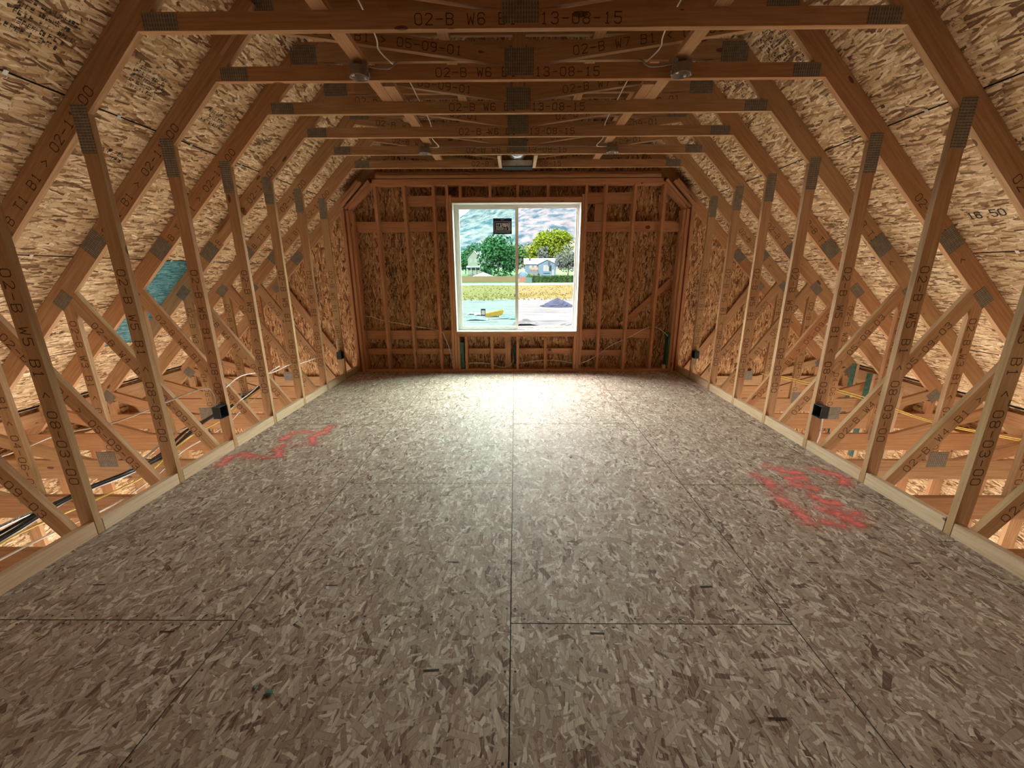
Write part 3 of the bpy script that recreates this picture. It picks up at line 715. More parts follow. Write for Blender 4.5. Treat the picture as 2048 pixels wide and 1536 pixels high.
def outlet(sx, y, label):
    t = empty('outlet_box', (sx*2.587, y, .365))
    w, h, d = .115, .10, .07
    vs = [] ; W2, H2 = .055, .052
    # open face toward the room centre (x = -sx)
    f = -sx
    # box with its cavity
    X0, X1 = 0.0, f*.064
    def r4(x, a, b): return [(x, -a, -b), (x, a, -b), (x, a, b), (x, -a, b)]
    A, B, i_ = .048, .052, .0035
    vs = r4(X0, A, B)+r4(X1, A, B)+r4(X1, A-i_, B-i_)+r4(X0+f*.005, A-i_, B-i_)
    fs = [(0, 1, 2, 3)]+[(i, (i+1) % 4, 4+(i+1) % 4, 4+i) for i in range(4)]+[(4+i, 4+(i+1) % 4, 8+(i+1) % 4, 8+i) for i in range(4)]+[(8+i, 8+(i+1) % 4, 12+(i+1) % 4, 12+i) for i in range(4)]+[(12, 13, 14, 15)]
    o = mesh_obj('box_shell', vs, fs, 'box_blue', t)
    bar('inner_back', min(X0+f*.0052, X0+f*.008), max(X0+f*.0052, X0+f*.008), -A+i_, A-i_, -B+i_, B-i_, 'box_dark', t)
    bar('nail_tab', -.006, .006, A, A+.004, .01, .045, 'box_blue', t, axis=2)
    bar('nail_tab', -.006, .006, A, A+.004, -.045, -.01, 'box_blue', t, axis=2)
    tag(t, label, 'outlet box', 'outlet boxes on the posts'); return t
outlet(-1, Y(2)-.052, 'large looking dark outlet box on the third left post'); outlet(1, Y(2)-.052, 'dark outlet box on the third right post')
outlet(-1, Y(6)-.052, 'small looking outlet box on the last left post'); outlet(1, Y(6)-.052, 'small looking outlet box on the last right post')

# ------------------------------------------------------------------ cables
def cable(pts, r, mat, label, group=None, nm='electrical_cable'):
    o = tube(nm, pts, r, mat); tag(o, label, 'cable' if 'cable' in nm else 'pipe', group); return o
cable([(-4.2, 2.3, .12), (-3.82, Y(1)+.05, .21), (-3.41, Y(1)+.06, .36), (-2.95, Y(1)+.08, .46), (-2.70, Y(2)-.04, .56), (-2.60, Y(2)-.02, .50), (-2.60, Y(2)-.04, .41)], .0055, 'cable_white', 'white cable rising across the left webs to the nearer left outlet box')
cable([(-2.60, Y(2)-.03, .42), (-2.62, Y(2)+.1, .50), (-2.62, Y(2)+.35, .57), (-2.60, Y(3), .545), (-2.66, Y(3)+.3, .47), (-2.61, Y(4), .50), (-2.66, Y(4)+.3, .44), (-2.61, Y(5), .45), (-2.58, Y(5)+.3, .5), (-2.55, Y(6)-.1, .60), (-2.585, Y(6)-.04, .58), (-2.59, Y(6)-.06, .42)], .005, 'cable_white', 'white cable threaded through the far left posts')
cable([(-2.64, Y(2)+.05, .33), (-2.75, Y(2)+.3, .25), (-2.78, Y(3)-.1, .28), (-2.75, Y(3)+.1, .34), (-2.66, Y(3)+.25, .48), (-2.63, Y(3)+.4, .52)], .005, 'cable_white', 'short white loop of cable below the third left post box')
cable([(-2.45, YB+.07, .86), (-2.25, YB+.05, .86), (-2.06, YB+.04, .80), (-1.6, YB+.04, .715), (-1.2, YB+.03, .64), (-1.12, YB+.04, .52), (-1.05, YB+.05, .30), (-1.02, YB+.06, .10)], .005, 'cable_white', 'white cable drooping across the left studs of the window wall')
cable([(-.86, YB+.06, .10), (-.7, YB+.04, .13), (-.45, YB+.04, .12), (-.25, YB+.04, .06), (-.10, YB+.04, .10), (-.04, YB+.05, .2)], .005, 'cable_white', 'white cable lying low below the window, left half')
cable([(.03, YB+.05, .12), (.4, YB+.04, .17), (.7, YB+.04, .16), (1.0, YB+.04, .12), (1.3, YB+.04, .28), (1.45, YB+.04, .40), (1.75, YB+.04, .54), (1.98, YB+.04, .67), (2.12, YB+.04, .69), (2.28, YB+.04, .60), (2.40, YB+.03, .47)], .005, 'cable_white', 'white cable climbing the right studs of the window wall')
cable([(2.59, Y(6)-.06, .32), (2.60, Y(6)-.02, .22), (2.57, Y(6)-.05, .17), (2.57, Y(6)-.25, .08), (2.62, Y(5)+.1, .02)], .005, 'cable_white', 'white cable hanging under the far right outlet box')
cable([(2.60, Y(2)-.03, .32), (2.63, Y(2)+.0, .24), (2.66, Y(2)+.03, .10), (2.7, Y(2)+.1, .0)], .0055, 'cable_white', 'white cable hanging under the nearer right outlet box')
# ceiling cables
for sx in (-1, 1):
    w = 'left' if sx < 0 else 'right'
    pts = [(sx*.90, Y(1)-.3, 3.0), (sx*.90, Y(1)+.3, 2.94), (sx*.93, Y(2)-.1, 2.93), (sx*.86, Y(2)+.3, 2.95), (sx*.85, Y(3)+.05, 2.93), (sx*.87, Y(3)+.35, 2.96), (sx*.87, Y(4)+.05, 2.93), (sx*.92, Y(4)+.35, 2.90), (sx*.88, Y(5)-.1, 2.86), (sx*1.0, Y(5)-.05, 2.87)]
    cable(pts, .0045, 'cable_white', 'thin white cable running lengthwise over the collars, '+w+' side', 'lengthwise ceiling cables')
    cable([(sx*1.06, Y(2)-.05, 2.875), (sx*.97, Y(2)-.05, 2.86), (sx*.89, Y(2)-.045, 2.862), (sx*.85, Y(2)-.03, 2.90), (sx*.84, Y(2), 2.92)], .005, 'box_grey', 'short grey pigtail cable from the larger '+w+' round box', 'pigtail cables')
cable([(-1.0, Y(5)-.05, 2.868), (-.6, Y(5)-.04, 2.872), (-.3, Y(5)-.04, 2.868), (0, Y(5)-.04, 2.873), (.35, Y(5)-.04, 2.868), (.7, Y(5)-.04, 2.873), (1.02, Y(5)-.05, 2.86)], .003, 'box_grey', 'thin cable sagging between the two far round boxes')
# conduits and duct lines low on the left
def run(x0, z0, dx, r, mat, label, nm, ph=0):
    pts = []
    for i in range(12):
        y = .9+i*.42
        pts.append((x0-dx*max(0, (y-3.1))+.03*math.sin(i*1.3+ph), y, z0+.025*math.sin(i*1.9+ph)-.012))
    return cable(pts, r, mat, label, 'lines along the left bottom chords', nm)
run(-3.24, -.07, .2, .020, 'cable_black', 'thick black line lying lengthwise on the left bottom chords', 'black_pipe')
run(-3.30, -.085, .2, .013, 'cable_black', 'thinner black line beside the thick one on the left chords', 'black_pipe', .6)
run(-3.14, -.08, .22, .007, 'cable_yellow', 'yellow cable beside the black lines on the left chords', 'electrical_cable', 2)
run(-3.36, -.085, .2, .012, 'pipe_silver', 'silver line outermost of the bundle on the left chords', 'silver_pipe', 1.4)
run(-3.02, -.1, .25, .006, 'cable_white', 'white cable innermost of the bundle on the left chords', 'electrical_cable', 3)
for i, (x, z, y0) in enumerate(((4.2, .02, 3.9), (4.3, .0, 4.0))):
    cable([(x-.9, 5.3, .18), (x-.3, 4.6, .10), (x, y0, z), (x+.4, y0-.4, z-.03), (x+.9, y0-.8, -.05)], .006, 'cable_yellow', 'yellow cable slung over the right bottom chords, '+('upper' if i == 0 else 'lower'), 'yellow cables on the right')

# ------------------------------------------------------------------ exhaust duct boot between the last trusses
for i, x in enumerate((-.215, .215)):
    o = bar('duct_side_block', x-.019, x+.019, Y(5)+.04, Y(6)-.002, 2.80, 2.93, 'fir_pale', axis=1); tag(o, 'short block framing the duct boot, '+('left' if i == 0 else 'right')+' side', 'board', 'blocks beside the duct')
t = empty('duct_boot', (0, Y(6)-.095, 2.775))
def box_open(nm, x, y, z0, z1, mt, par):
    bar(nm, -x, x, -y, y, z0, z1, mt, par, axis=0)
box_open('grille_frame', .19, .085, .0, .012, 'duct_dark', t); box_open('box_body', .186, .082, .012, .075, 'galv', t)
lathe('collar', [(.07, 0), (.07, .02), (.06, .02)], (0, 0, .075), 'galv', t)
tag(t, 'galvanised duct boot with dark rim between the last two trusses', 'duct boot')
def flex(name, path, R, mat, n=20, pitch=.018):
    vs, fs = [], []
    P = []
    for i in range(len(path)-1):
        a, b = Vector(path[i]), Vector(path[i+1]); m = max(2, int((b-a).length/pitch*2))
        for j in range(m): P.append(a.lerp(b, j/m))
    for i, p in enumerate(P):
        d = (P[min(i+1, len(P)-1)]-P[max(0, i-1)]).normalized(); s_ = d.cross(Vector((1, .01, .02))).normalized(); u = d.cross(s_)
        r = R*(1+.035*(i % 2)+random.uniform(-.02, .02))
        for k in range(n): a = k/n*2*math.pi; q = p+(s_*math.cos(a)+u*math.sin(a))*r; vs.append(q)
    for i in range(len(P)-1):
        for k in range(n): fs.append((i*n+k, i*n+(k+1) % n, (i+1)*n+(k+1) % n, (i+1)*n+k))
    return mesh_obj(name, vs, fs, mat, None, False, True)
fl = flex('flexible_duct', [(.02, Y(5)+.08, 3.10), (.02, Y(5)+.16, 3.04), (0, Y(5)+.30, 2.995), (0, Y(6)-.04, 2.99)], .13, 'pipe_silver')
tag(fl, 'crinkled silver flexible duct rising from the boot', 'duct')
# green wrap strip leaning at the right corner stud
o = bar('flashing_strip', 2.33, 2.36, YB-.006, YB+.13, .10, .60, 'green_wrap'); tag(o, 'dark green strip standing beside the right corner stud of the window wall', 'strip')
o = bar('wood_offcut', 2.29, 2.335, YB+.02, YB+.06, .04, .10, 'fir_pale', axis=0); tag(o, 'small pale offcut on the plate under the green strip', 'offcut')
o = bar('dark_wrap_strip', -.90, -.83, YB+.02, YB+.12, .05, .46, 'green_wrap', axis=2); tag(o, 'dark wrap strip standing under the left end of the window', 'strip')
o = bar('dark_wrap_strip', -.05, -.012, YB+.02, YB+.10, .12, .45, 'box_dark', axis=2); tag(o, 'narrow black strip beside the middle stud under the window', 'strip')
# green-edged studs leaning in the far right eave bay
for i, (x, y) in enumerate(((4.5, 4.95), (4.75, 5.5), (4.3, 4.35))):
    t = empty('taped_stud', (x, y, -.3)); bar('board', 0, .038, 0, .08, -.6, .55, 'fir_pale', t, axis=2); bar('green_tape', -.006, 0, 0, .08, -.6, .55, 'green_wrap', t, axis=2)
    tag(t, 'upright stud with a green taped edge in the right eave, '+('middle', 'farthest', 'nearest')[i]+' of three', 'stud', 'green edged studs')

# ------------------------------------------------------------------ outdoors
def gz(y):
    pts = [(0, -3.05), (72, -3.05), (140, -2.6), (150, -1.78), (160, -.8), (176, .45), (230, 1.2), (700, 8), (3500, 60)]
    for (a, za), (b, zb) in zip(pts[:-1], pts[1:]):
        if y <= b: return za+(zb-za)*(y-a)/(b-a)
    return pts[-1][1]
def ground(name, ys, x0f, mat, amp, label, nx=40):
    vs, fs = [], []
    for y in ys:
        hw = x0f*max(y, 20)
        for i in range(nx+1):
            x = -hw+2*hw*i/nx
            vs.append((x, y, gz(y)+random.uniform(-amp, amp)))
    n = nx+1
    for j in range(len(ys)-1):
        for i in range(nx): fs.append((j*n+i, j*n+i+1, (j+1)*n+i+1, (j+1)*n+i))
    return tag(mesh_obj(name, vs, fs, mat, None, True, False), label, None, None, 'structure')
def ext_mat(name, pts, scale, stretch=(1, 1, 1), detail=6, rough=.95):
    t = NT(name); ge = t.new('NewGeometry'); n = t.noise(ge.outputs['Position'], scale, detail, .65, stretch)
    t.put(t.b.inputs['Base Color'], t.ramp(n, pts)); t.b.inputs['Roughness'].default_value = 1; t.b.inputs['Specular IOR Level'].default_value = 0
ext_mat('dirt', [(.3, (.024, .024, .026)), (.42, (.047, .0472, .048)), (.6, (.064, .063, .063))], .35, (.35, 1.6, 1))
ext_mat('dry_grass', [(.3, (.034, .026, .011)), (.45, (.052, .043, .018)), (.65, (.062, .053, .026))], .6, (.3, 1.2, 1))
ext_mat('road', [(.3, (.07, .08, .09)), (.7, (.10, .11, .12))], .5)
ext_mat('yard', [(.3, (.04, .07, .03)), (.7, (.07, .10, .05))], .5)
ext_mat('rock', [(.38, (.016, .032, .042)), (.46, (.040, .054, .064)), (.52, (.072, .068, .073)), (.62, (.090, .085, .088))], .03, (1, .5, 2.6), 8)  # dark teal end holds scrub colour and painted shadows among the pale rock
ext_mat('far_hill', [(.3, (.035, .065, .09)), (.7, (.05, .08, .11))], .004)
ext_mat('gravel', [(.3, (.018, .020, .032)), (.7, (.030, .033, .048))], 3)
def leafm(name, a, b): ext_mat(name, [(.38, a), (.62, b)], .9, detail=5)
ext_mat('grass_blade', [(.3, (.09, .07, .022)), (.7, (.13, .105, .038))], .5)  # lighter copy of the field grass; light the upright blades lack is painted in
leafm('leaf_green', (.013, .045, .018), (.035, .085, .035)); leafm('leaf_mid', (.02, .055, .015), (.05, .10, .03)); leafm('leaf_yellow', (.05, .085, .008), (.11, .13, .012)); leafm('leaf_grey', (.03, .05, .035), (.09, .10, .09)); leafm('hedge_leaf', (.02, .045, .015), (.045, .08, .03))
def emat(n, c, r=.8): plain(n, c, r, 0, .08, 2)
emat('siding_cream', (.125, .115, .095)); emat('siding_blue', (.045, .085, .115)); emat('shingle_grey', (.08, .075, .075)); emat('shingle_blue', (.095, .11, .125)); emat('trim_white', (.14, .14, .14)); emat('pane_dark', (.03, .04, .05), .2)
emat('cedar', (.115, .060, .028)); emat('red_dirt', (.10, .045, .03)); emat('umbrella_cloth', (.13, .13, .13)); emat('bin_yellow', (.17, .09, .006)); emat('tarp_blue', (.02, .07, .13)); emat('trunk', (.035, .025, .018)); emat('util_green', (.03, .075, .065)); emat('play_orange', (.14, .05, .02)); emat('van_grey', (.07, .08, .10))

ground('ground_dirt', [7, 12, 18, 25, 32, 40, 48, 56, 64, 73], 1.6, 'dirt', .05, 'pale bare building lot outside')
ground('ground_grass', [73, 85, 100, 115, 130, 141], 1.4, 'dry_grass', .12, 'dry yellow field beyond the lot')
ground('road', [141, 147], 1.4, 'road', 0, 'road in front of the fence')
ground('ground_yard', [147, 150, 160, 176, 230, 400, 700], 1.4, 'yard', 0, 'yards around the houses')
tuf_v, tuf_f = [], []
for _ in range(1500):
    y = random.uniform(70, 92) if random.random() < .6 else random.uniform(92, 139); x = random.uniform(-.22, .22)*y; h = random.uniform(.12, .4); a = random.uniform(0, 3.14); w = random.uniform(.1, .4)
    z = gz(y)-.05; n = len(tuf_v); tuf_v += [(x-w*math.cos(a), y-w*math.sin(a), z), (x+w*math.cos(a), y+w*math.sin(a), z), (x+random.uniform(-.2, .2), y, z+h)]; tuf_f.append((n, n+1, n+2))
o = mesh_obj('dry_grass', tuf_v, tuf_f, 'grass_blade', None, False, False); tag(o, 'tufts of dry yellow grass covering the field', 'grass', None, 'stuff')

def terrain(name, y0, y1, x0, x1, hf, nx, ny, mat, label):
    vs, fs = [], []
    for j in range(ny+1):
        for i in range(nx+1):
            x = x0+(x1-x0)*i/nx; y = y0+(y1-y0)*j/ny; vs.append((x, y, hf(x, y)))
    n = nx+1
    for j in range(ny):
        for i in range(nx): fs.append((j*n+i, j*n+i+1, (j+1)*n+i+1, (j+1)*n+i))
    return tag(mesh_obj(name, vs, fs, mat, None, False, False), label, None, None, 'structure')
from mathutils import noise as mn
def mh(x, y):
    t = max(0, min(1, (y-900)/700)); ridge = 215+.62*(x+150)
    ridge = max(60, min(ridge, 420))
    n = mn.fractal(Vector((x*.006, y*.006, 3.1)), .9, 2.1, 6)
    return 5+ridge*t**.9*1.05+n*34*t+mn.fractal(Vector((x*.03, y*.03, 1.1)), .8, 2.1, 4)*7*t
terrain('mountain', 900, 1700, -700, 900, mh, 220, 90, 'rock', 'bare rocky mountainside filling the view above the trees')
terrain('distant_hills', 3600, 4200, -2600, 600, lambda x, y: 60+(y-3600)/600*(360+60*math.sin(x*.004)), 40, 6, 'far_hill', 'blue hills far behind the mountain slope')

def leaf_tree(name, x, y, z0, h, rx, mat, label, group=None, n=2600, sz=.55, trunk=True, blobs=9, rz=None):
    t = empty(name, (x, y, z0)); rd = np.random.RandomState(int(abs(x*13+y))+7)
    rz = rz or h*.42; cz = h-rz
    B = [(0, 0, cz, 1.0)]
    for i in range(blobs):
        a = rd.uniform(0, 6.28); e = rd.uniform(-.6, .9); B.append((rx*.62*math.cos(a)*math.cos(e), rx*.62*math.sin(a)*math.cos(e), cz+rz*.62*math.sin(e), rd.uniform(.35, .5)))
    vs = np.zeros((n*4, 3)); k = 0
    for i in range(n):
        b = B[rd.randint(len(B))] if rd.rand() < .8 else B[0]
        d = rd.normal(size=3); d /= np.linalg.norm(d); rr = rd.uniform(.75, 1.05)
        p = np.array([b[0], b[1], b[2]])+d*np.array([rx*b[3], rx*b[3], rz*b[3]])*rr
        u = rd.normal(size=3); u /= np.linalg.norm(u); w = np.cross(u, d+rd.normal(size=3)*.5); w /= np.linalg.norm(w)+1e-6
        s = sz*rd.uniform(.5, 1.2)
        vs[k] = p+u*s; vs[k+1] = p+w*s*.7; vs[k+2] = p-u*s; vs[k+3] = p-w*s*.7; k += 4
    cr = mesh_obj('crown', vs.tolist(), [(4*i, 4*i+1, 4*i+2, 4*i+3) for i in range(n)], mat, t, False, False)
    if trunk:
        tube('trunk', [(0, 0, 0), (.1, 0, h*.25), (-.05, 0, h*.55)], max(.15, h*.022), 'trunk', t)
    tag(t, label, 'tree', group); return t
leaf_tree('leafy_tree', -17.5, 192, 1, 13.5, 7, 'leaf_green', 'dark green tree behind the cream gabled house', n=2600)
leaf_tree('leafy_tree', -23.5, 196, 1, 10, 5, 'leaf_green', 'green tree left of the cream gabled house', n=1500)
leaf_tree('leafy_tree', -6.8, 165, -.4, 16.9, 7.9, 'leaf_green', 'largest dark green tree between the two houses', n=5200, rz=9, blobs=14)
leaf_tree('leafy_tree', 1.0, 186, .5, 13.4, 4.2, 'leaf_mid', 'green tree behind the left end of the blue house', n=1800)
leaf_tree('leafy_tree', 6.8, 192, .6, 13.6, 4.6, 'leaf_yellow', 'yellow green tree behind the blue house roof', n=2200)
leaf_tree('leafy_tree', 17.5, 198, .8, 20.2, 9.5, 'leaf_yellow', 'tallest bright yellow green tree right of the blue house', n=5200, rz=7, blobs=14)
leaf_tree('leafy_tree', 12.6, 190, .6, 12.6, 3.0, 'leaf_grey', 'small grey green tree behind the blue house gable', n=1200)
leaf_tree('leafy_tree', 21.5, 170, 0, 10.5, 5.2, 'leaf_grey', 'pale mottled tree beside the blue house', n=2600, sz=.4)
leaf_tree('leafy_tree', -11.9, 171, .2, 4.8, 1.6, 'leaf_green', 'little round tree beside the cream house porch', n=500, sz=.35)
# hedge
def hedge():
    t = empty('clipped_hedge', (14.3, 150, -1.9)); rd = np.random.RandomState(3); vs = []; n = 4500
    for i in range(n):
        p = np.array([rd.uniform(-8.1, 9), rd.uniform(-.8, .8), rd.uniform(0, 2.15)])
        if rd.rand() < .75: p[1] = -.8+rd.uniform(-.05, .1)
        else: p[2] = 2.1+rd.uniform(-.1, .15)
        u = rd.normal(size=3)*.16; w = rd.normal(size=3)*.16; vs += [p+u, p+w, p-u, p-w]
    o = mesh_obj('leaves', [tuple(v) for v in vs], [(4*i, 4*i+1, 4*i+2, 4*i+3) for i in range(n)], 'hedge_leaf', t, False, False); o['kind'] = 'stuff'
    bar('inner_mass', -8, 9, -.7, .7, 0, 2.05, 'hedge_leaf', t)
    tag(t, 'long low clipped green hedge at the road', 'hedge')
hedge()
t = leaf_tree('rounded_shrub', 5.6, 151, -1.8, 2.9, 2.0, 'leaf_mid', 'rounded green shrub at the left end of the hedge', n=700, sz=.25, trunk=False, rz=1.4); t['category'] = 'shrub'
# fence, board by board
t = tag(empty('cedar_fence', (-9, 150, -1.78)), 'light brown board fence along the road left of the hedge', 'fence')
i = 0; x = -13.5
while x < 9.6:
    h = 2.28-.018*(x+13.5)*.4+random.uniform(-.02, .02); bar('board', x, x+.20, 0, .03, 0, h, 'cedar', t); x += .215
for xx in range(-13, 10, 3): bar('fence_post', xx, xx+.12, .03, .15, 0, 2.3, 'cedar', t)
for z in (.4, 1.7): bar('rail', -13.5, 9.6, .03, .08, z, z+.1, 'cedar', t)
t = tag(mesh_obj('earth_mound', [(1.2, 149.2, -1.9), (5.2, 149.2, -1.9), (5.2, 150.6, -1.9), (1.2, 150.6, -1.9), (1.6, 149.8, .35), (3.2, 149.7, .2), (4.2, 149.8, -.6), (1.5, 150.2, .35), (3.2, 150.3, .2), (4.2, 150.2, -.6)],
    [(0, 1, 6, 5, 4), (1, 2, 9, 6), (2, 3, 7, 8, 9), (3, 0, 4, 7), (4, 5, 8, 7), (5, 6, 9, 8)], 'red_dirt'), 'sloping red brown end panel where the fence meets the shrub', 'mound')
t = tag(empty('utility_cabinet', (4.9, 148.6, -2.0)), 'pale green utility cabinet in front of the hedge end', 'cabinet')
bar('body', -1.1, 1.1, -.5, .5, 0, 1.75, 'util_green', t, axis=2); bar('lid', -1.18, 1.18, -.58, .58, 1.75, 1.88, 'util_green', t)
bar('door', -.98, -.03, -.53, -.5, .12, 1.66, 'util_green', t, axis=2); bar('door', .03, .98, -.53, -.5, .12, 1.66, 'util_green', t, axis=2)
# houses
def prism_roof(name, x0, x1, y0, y1, ze, zr, mat, par, axis='x', ov=.4):
    """gable roof; ridge along axis"""
    if axis == 'x':
        ym = (y0+y1)/2; vs = [(x0-ov, y0-ov, ze), (x1+ov, y0-ov, ze), (x1+ov, ym, zr), (x0-ov, ym, zr), (x0-ov, y1+ov, ze), (x1+ov, y1+ov, ze)]
        top = [(v[0], v[1], v[2]+.2) for v in vs]; fs = [(0, 1, 2, 3), (3, 2, 5, 4), (6, 7, 8, 9), (9, 8, 11, 10), (0, 1, 7, 6), (4, 5, 11, 10), (1, 2, 8, 7), (2, 5, 11, 8), (0, 3, 9, 6), (3, 4, 10, 9)]
    else:
        xm = (x0+x1)/2; vs = [(x0-ov, y0-ov, ze), (xm, y0-ov, zr), (x1+ov, y0-ov, ze), (x0-ov, y1+ov, ze), (xm, y1+ov, zr), (x1+ov, y1+ov, ze)]
        top = [(v[0], v[1], v[2]+.2) for v in vs]; fs = [(0, 1, 4, 3), (1, 2, 5, 4), (6, 7, 10, 9), (7, 8, 11, 10), (0, 1, 7, 6), (1, 2, 8, 7), (3, 4, 10, 9), (4, 5, 11, 10), (0, 3, 9, 6), (2, 5, 11, 8)]
    return mesh_obj(name, vs+top, fs, mat, par)
def house_win(par, x0, x1, z0, z1, y):
    f = bar('window', x0-.12, x1+.12, y-.08, y, z0-.12, z1+.12, 'trim_white', par, axis=0)
    # window part is centred on its own origin; pane in its local frame
    p = bar('pane', x0, x1, y-.12, y-.081, z0, z1, 'pane_dark', None, axis=0); p.parent = f; p.matrix_parent_inverse = f.matrix_local.inverted()
hs = tag(empty('gabled_house', (-17.5, 176, .5)), 'tall cream two storey house with a steep gable, left behind the fence', 'house')
def pent(x0, x1, z0, ze, zp, y0, y1, mat, par, nm='wall'):
    xm = (x0+x1)/2; vs = []
    for y in (y0, y1): vs += [(x0, y, z0), (x1, y, z0), (x1, y, ze), (xm, y, zp), (x0, y, ze)]
    return mesh_obj(nm, vs, [(0, 1, 2, 3, 4), (5, 6, 7, 8, 9), (0, 1, 6, 5), (1, 2, 7, 6), (2, 3, 8, 7), (3, 4, 9, 8), (4, 0, 5, 9)], mat, par)
pent(-2.5, 2.4, -1, 7.1, 9.9, 0, 9, 'siding_cream', hs); prism_roof('roof', -2.5, 2.4, 0, 9, 6.8, 10.0, 'shingle_grey', hs, 'y')
bar('wall', 2.4, 7.5, 2.5, 9, -1, 6.9, 'siding_cream', hs); prism_roof('roof', 1.6, 7.5, 2.5, 9, 6.8, 9.8, 'shingle_grey', hs, 'x')
bar('wall', 1.2, 7, .6, 2.6, -1, 3.8, 'siding_cream', hs)
mesh_obj('porch_roof', [(1, .2, 3.9), (7.6, .2, 3.9), (7.6, 2.5, 6.2), (3.4, 2.5, 6.2), (1, .2, 4.1), (7.6, .2, 4.1), (7.6, 2.5, 6.4), (3.4, 2.5, 6.4)], [(0, 1, 2, 3), (4, 5, 6, 7), (0, 1, 5, 4), (1, 2, 6, 5), (2, 3, 7, 6), (3, 0, 4, 7)], 'shingle_grey', hs)
mesh_obj('porch_roof', [(-3.1, -1.6, 3.2), (2.9, -1.6, 3.2), (2.7, 0, 3.9), (-2.9, 0, 3.9), (-3.1, -1.6, 3.35), (2.9, -1.6, 3.35), (2.7, 0, 4.05), (-2.9, 0, 4.05)], [(0, 1, 2, 3), (4, 5, 6, 7), (0, 1, 5, 4), (1, 2, 6, 5), (2, 3, 7, 6), (3, 0, 4, 7)], 'trim_white', hs)
for x in (-2.9, -1, .9, 2.7): bar('porch_post', x-.1, x+.1, -1.5, -1.3, -.5, 3.2, 'trim_white', hs)
bar('porch_rail', -2.9, 2.7, -1.5, -1.4, 1.1, 1.22, 'trim_white', hs); bar('porch_rail', -2.9, 2.7, -1.5, -1.4, .3, .4, 'trim_white', hs)
for x0, x1, z0, z1 in ((-1.6, -.8, 5.3, 6.7), (.4, 1.2, 5.3, 6.7), (-1.5, -.6, 1.3, 2.9), (1.6, 2.6, 1.5, 3.0), (3.4, 4.4, 1.5, 3.0)): house_win(hs, x0, x1, z0, z1, 0 if x0 < 1.5 else .6)
bar('chimney', 4.6, 5.6, 4, 5, 8.5, 10.6, 'siding_cream', hs, axis=2)
hb = tag(empty('blue_house', (10.5, 172, .3)), 'low light blue house with a small front gable behind the hedge', 'house')
bar('wall', -6.4, 6, 1.5, 9, -1, 4.6, 'siding_blue', hb); prism_roof('roof', -6.6, 6.2, 1.5, 9, 4.5, 6.9, 'shingle_blue', hb, 'x')
pent(-1.1, 6.0, -1.2, 4.4, 6.1, -2.5, 2, 'siding_blue', hb, 'gable_wall'); prism_roof('roof', -1.1, 6.0, -2.5, 4, 4.4, 6.2, 'shingle_blue', hb, 'y', .35)
for x0, x1, z0, z1, y in ((1.0, 2.0, 1.9, 4.1, -2.55), (2.3, 3.4, 1.9, 4.1, -2.55), (-4.6, -3.7, 3.1, 4.1, 1.5), (-2.6, -1.8, 3.1, 4.1, 1.5)): house_win(hb, x0, x1, z0, z1, y)
bar('window_box', .9, 3.5, -2.9, -2.5, 1.1, 1.7, 'siding_blue', hb); bar('door', 4.4, 5.3, -2.56, -2.5, .2, 2.4, 'trim_white', hb, axis=2)
t = tag(empty('play_set', (7.6, 166, -.3)), 'orange brown play set in front of the blue house', 'play set')
for x in (-1.4, -.2, 1.2): bar('frame_post', x, x+.18, 0, .2, 0, 2.9, 'play_orange', t)
bar('deck', -1.4, 1.3, -.4, .8, 1.2, 1.4, 'play_orange', t); mesh_obj('slide', [(-1.4, -.4, 1.3), (-.7, -.4, 1.3), (-.2, -2.2, 0), (-1.9, -2.2, 0), (-1.4, -.4, 1.1), (-.7, -.4, 1.1), (-.2, -2.2, -.2), (-1.9, -2.2, -.2)], [(0, 1, 2, 3), (4, 5, 6, 7), (0, 1, 5, 4), (1, 2, 6, 5), (2, 3, 7, 6), (3, 0, 4, 7)], 'play_orange', t)
prism_roof('canopy', -1.3, 1.2, -.3, .7, 2.8, 3.6, 'play_orange', t, 'x', .2)
t = tag(empty('dome_tent', (3.0, 164, -.5)), 'small pale dome shelter left of the play set', 'shelter')
lathe('cover', [(2.0, 0), (1.95, .9), (1.6, 1.8), (.9, 2.5), (.01, 2.75)], (0, 0, 0), 'siding_blue', t, 18); tube('rim', [(-2, -.3, 0), (-1.7, -.9, 1.6), (0, -1.2, 2.6), (1.7, -.9, 1.6), (2, -.3, 0)], .09, 'trim_white', t)
t = tag(empty('patio_umbrella', (-12.0, 155.5, -1.25)), 'wide white patio umbrella behind the fence', 'umbrella')
lathe('canopy', [(4.3, 1.55), (2.2, 2.25), (.05, 3.0), (.05, 2.9), (2.2, 2.15), (4.3, 1.5)], (0, 0, 0), 'umbrella_cloth', t, 10); tube('pole', [(0, 0, 0), (0, 0, 3.1)], .06, 'trim_white', t, False)
# building lot
def pile(x, y, r, h, mat, name, label, cat):
    vs, fs = [], []; n = 26; m = 8; rd = random.Random(4)
    for j in range(m+1):
        t_ = j/m; rr = r*(1-t_)
        for i in range(n): a = i/n*6.283; q = rr*(1+rd.uniform(-.07, .07)); vs.append((x+q*math.cos(a)*1.0, y+q*math.sin(a)*.8, gz(y)-.05+h*(t_**.85)+rd.uniform(-.02, .02)))
    for j in range(m):
        for i in range(n): fs.append((j*n+i, j*n+(i+1) % n, (j+1)*n+(i+1) % n, (j+1)*n+i))
    return tag(mesh_obj(name, vs, fs, mat, None, False, True), label, cat)
pile(5.8, 56.5, 2.5, 1.25, 'gravel', 'gravel_pile', 'cone of blue grey gravel on the bare lot', 'pile')
t = tag(empty('yellow_dumpster', (-2.3, 44, -3.0)), 'long yellow open bin with one end tipped up on the lot', 'dumpster'); t.rotation_euler = (0, -.12, .1)
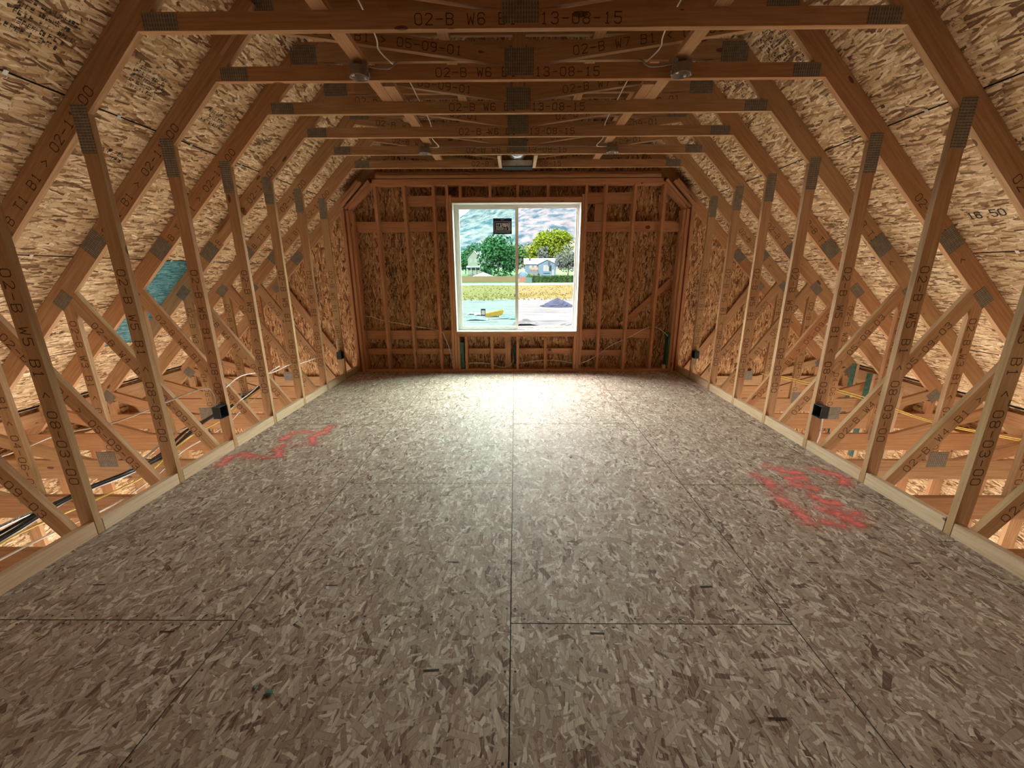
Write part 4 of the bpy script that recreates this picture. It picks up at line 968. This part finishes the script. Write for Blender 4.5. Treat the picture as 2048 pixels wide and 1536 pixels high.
def trough():
    vs = []; W0, W1, H = .85, 1.0, .55
    for (x, y, z) in ((-W0, -.4, 0), (W0, -.4, 0), (W0, .4, 0), (-W0, .4, 0)): vs.append((x, y, z))
    for (x, y, z) in ((-W1, -.5, H*.7), (W1*1.1, -.5, H), (W1*1.1, .5, H), (-W1, .5, H*.7)): vs.append((x, y, z))
    for (x, y, z) in ((-W1+.06, -.44, H*.7), (W1*1.1-.06, -.44, H), (W1*1.1-.06, .44, H), (-W1+.06, .44, H*.7)): vs.append((x, y, z))
    for (x, y, z) in ((-W0+.06, -.34, .06), (W0-.06, -.34, .06), (W0-.06, .34, .06), (-W0+.06, .34, .06)): vs.append((x, y, z))
    fs = [(0, 1, 2, 3), (12, 13, 14, 15)]
    for i in range(4):
        j = (i+1) % 4; fs += [(i, j, 4+j, 4+i), (4+i, 4+j, 8+j, 8+i), (8+i, 8+j, 12+j, 12+i)]
    return mesh_obj('body', vs, fs, 'bin_yellow', t)
trough()
for x in (-.6, 0, .6): bar('rib', x-.03, x+.03, -.50, -.44, .02, .42, 'bin_yellow', t, axis=2)
def tarp(x, y, w, d, h, mat, label, name='crumpled_tarp', cat='tarp', sd=1):
    rd = random.Random(sd); vs, fs = [], []; n = 9
    for j in range(n):
        for i in range(n):
            u, v = i/(n-1)*2-1, j/(n-1)*2-1; e = max(0, 1-(u*u+v*v)*.55); vs.append((x+u*w/2+rd.uniform(-.05, .05), y+v*d/2, gz(y)+.02+h*e*rd.uniform(.5, 1.1)))
    for j in range(n-1):
        for i in range(n-1): fs.append((j*n+i, j*n+i+1, (j+1)*n+i+1, (j+1)*n+i))
    o = mesh_obj(name, vs, fs, mat, None, False, False); return tag(o, label, cat)
tarp(-1.2, 42.3, 1.0, .8, .32, 'tarp_blue', 'crumpled blue tarp right of the yellow bin', sd=1); tarp(-.25, 41.5, .8, .7, .26, 'tarp_blue', 'smaller blue tarp at the far right of the scrap heap', sd=2)
tarp(-4.9, 46, 1.3, .8, .3, 'van_grey', 'dark plastic heap left of the yellow bin', 'plastic_heap', 'heap', 3); tarp(-3.9, 45, 1.4, .9, .3, 'umbrella_cloth', 'white plastic heap beside the yellow bin', 'plastic_heap', 'heap', 4)
tarp(-3.9, 40.5, 2.3, 1.2, .3, 'util_green', 'grey green scrap heap below the yellow bin', 'scrap_heap', 'heap', 5); tarp(.9, 36.5, 2.2, 1.6, .5, 'dirt', 'low mound of pale earth in the right half of the window', 'earth_heap', 'heap', 6)
for i, (x, y, l, a) in enumerate(((-1.6, 41.2, 1.6, .3), (-3.0, 38.5, 2.6, .1), (4.6, 37.0, 2.0, .9), (5.0, 36.6, 1.8, 1.0))):
    o = slab('loose_plank', rect(-l/2, l/2, -.08, .08), (x, y, gz(y)+.08), (math.cos(a), math.sin(a), 0), (-math.sin(a), math.cos(a), 0), .05, 'shingle_grey')
    tag(o, ('loose board beside the blue tarps', 'long loose board below the scrap heap', 'loose board at the lower right of the window view', 'second loose board beside the lower right one')[i], 'board')
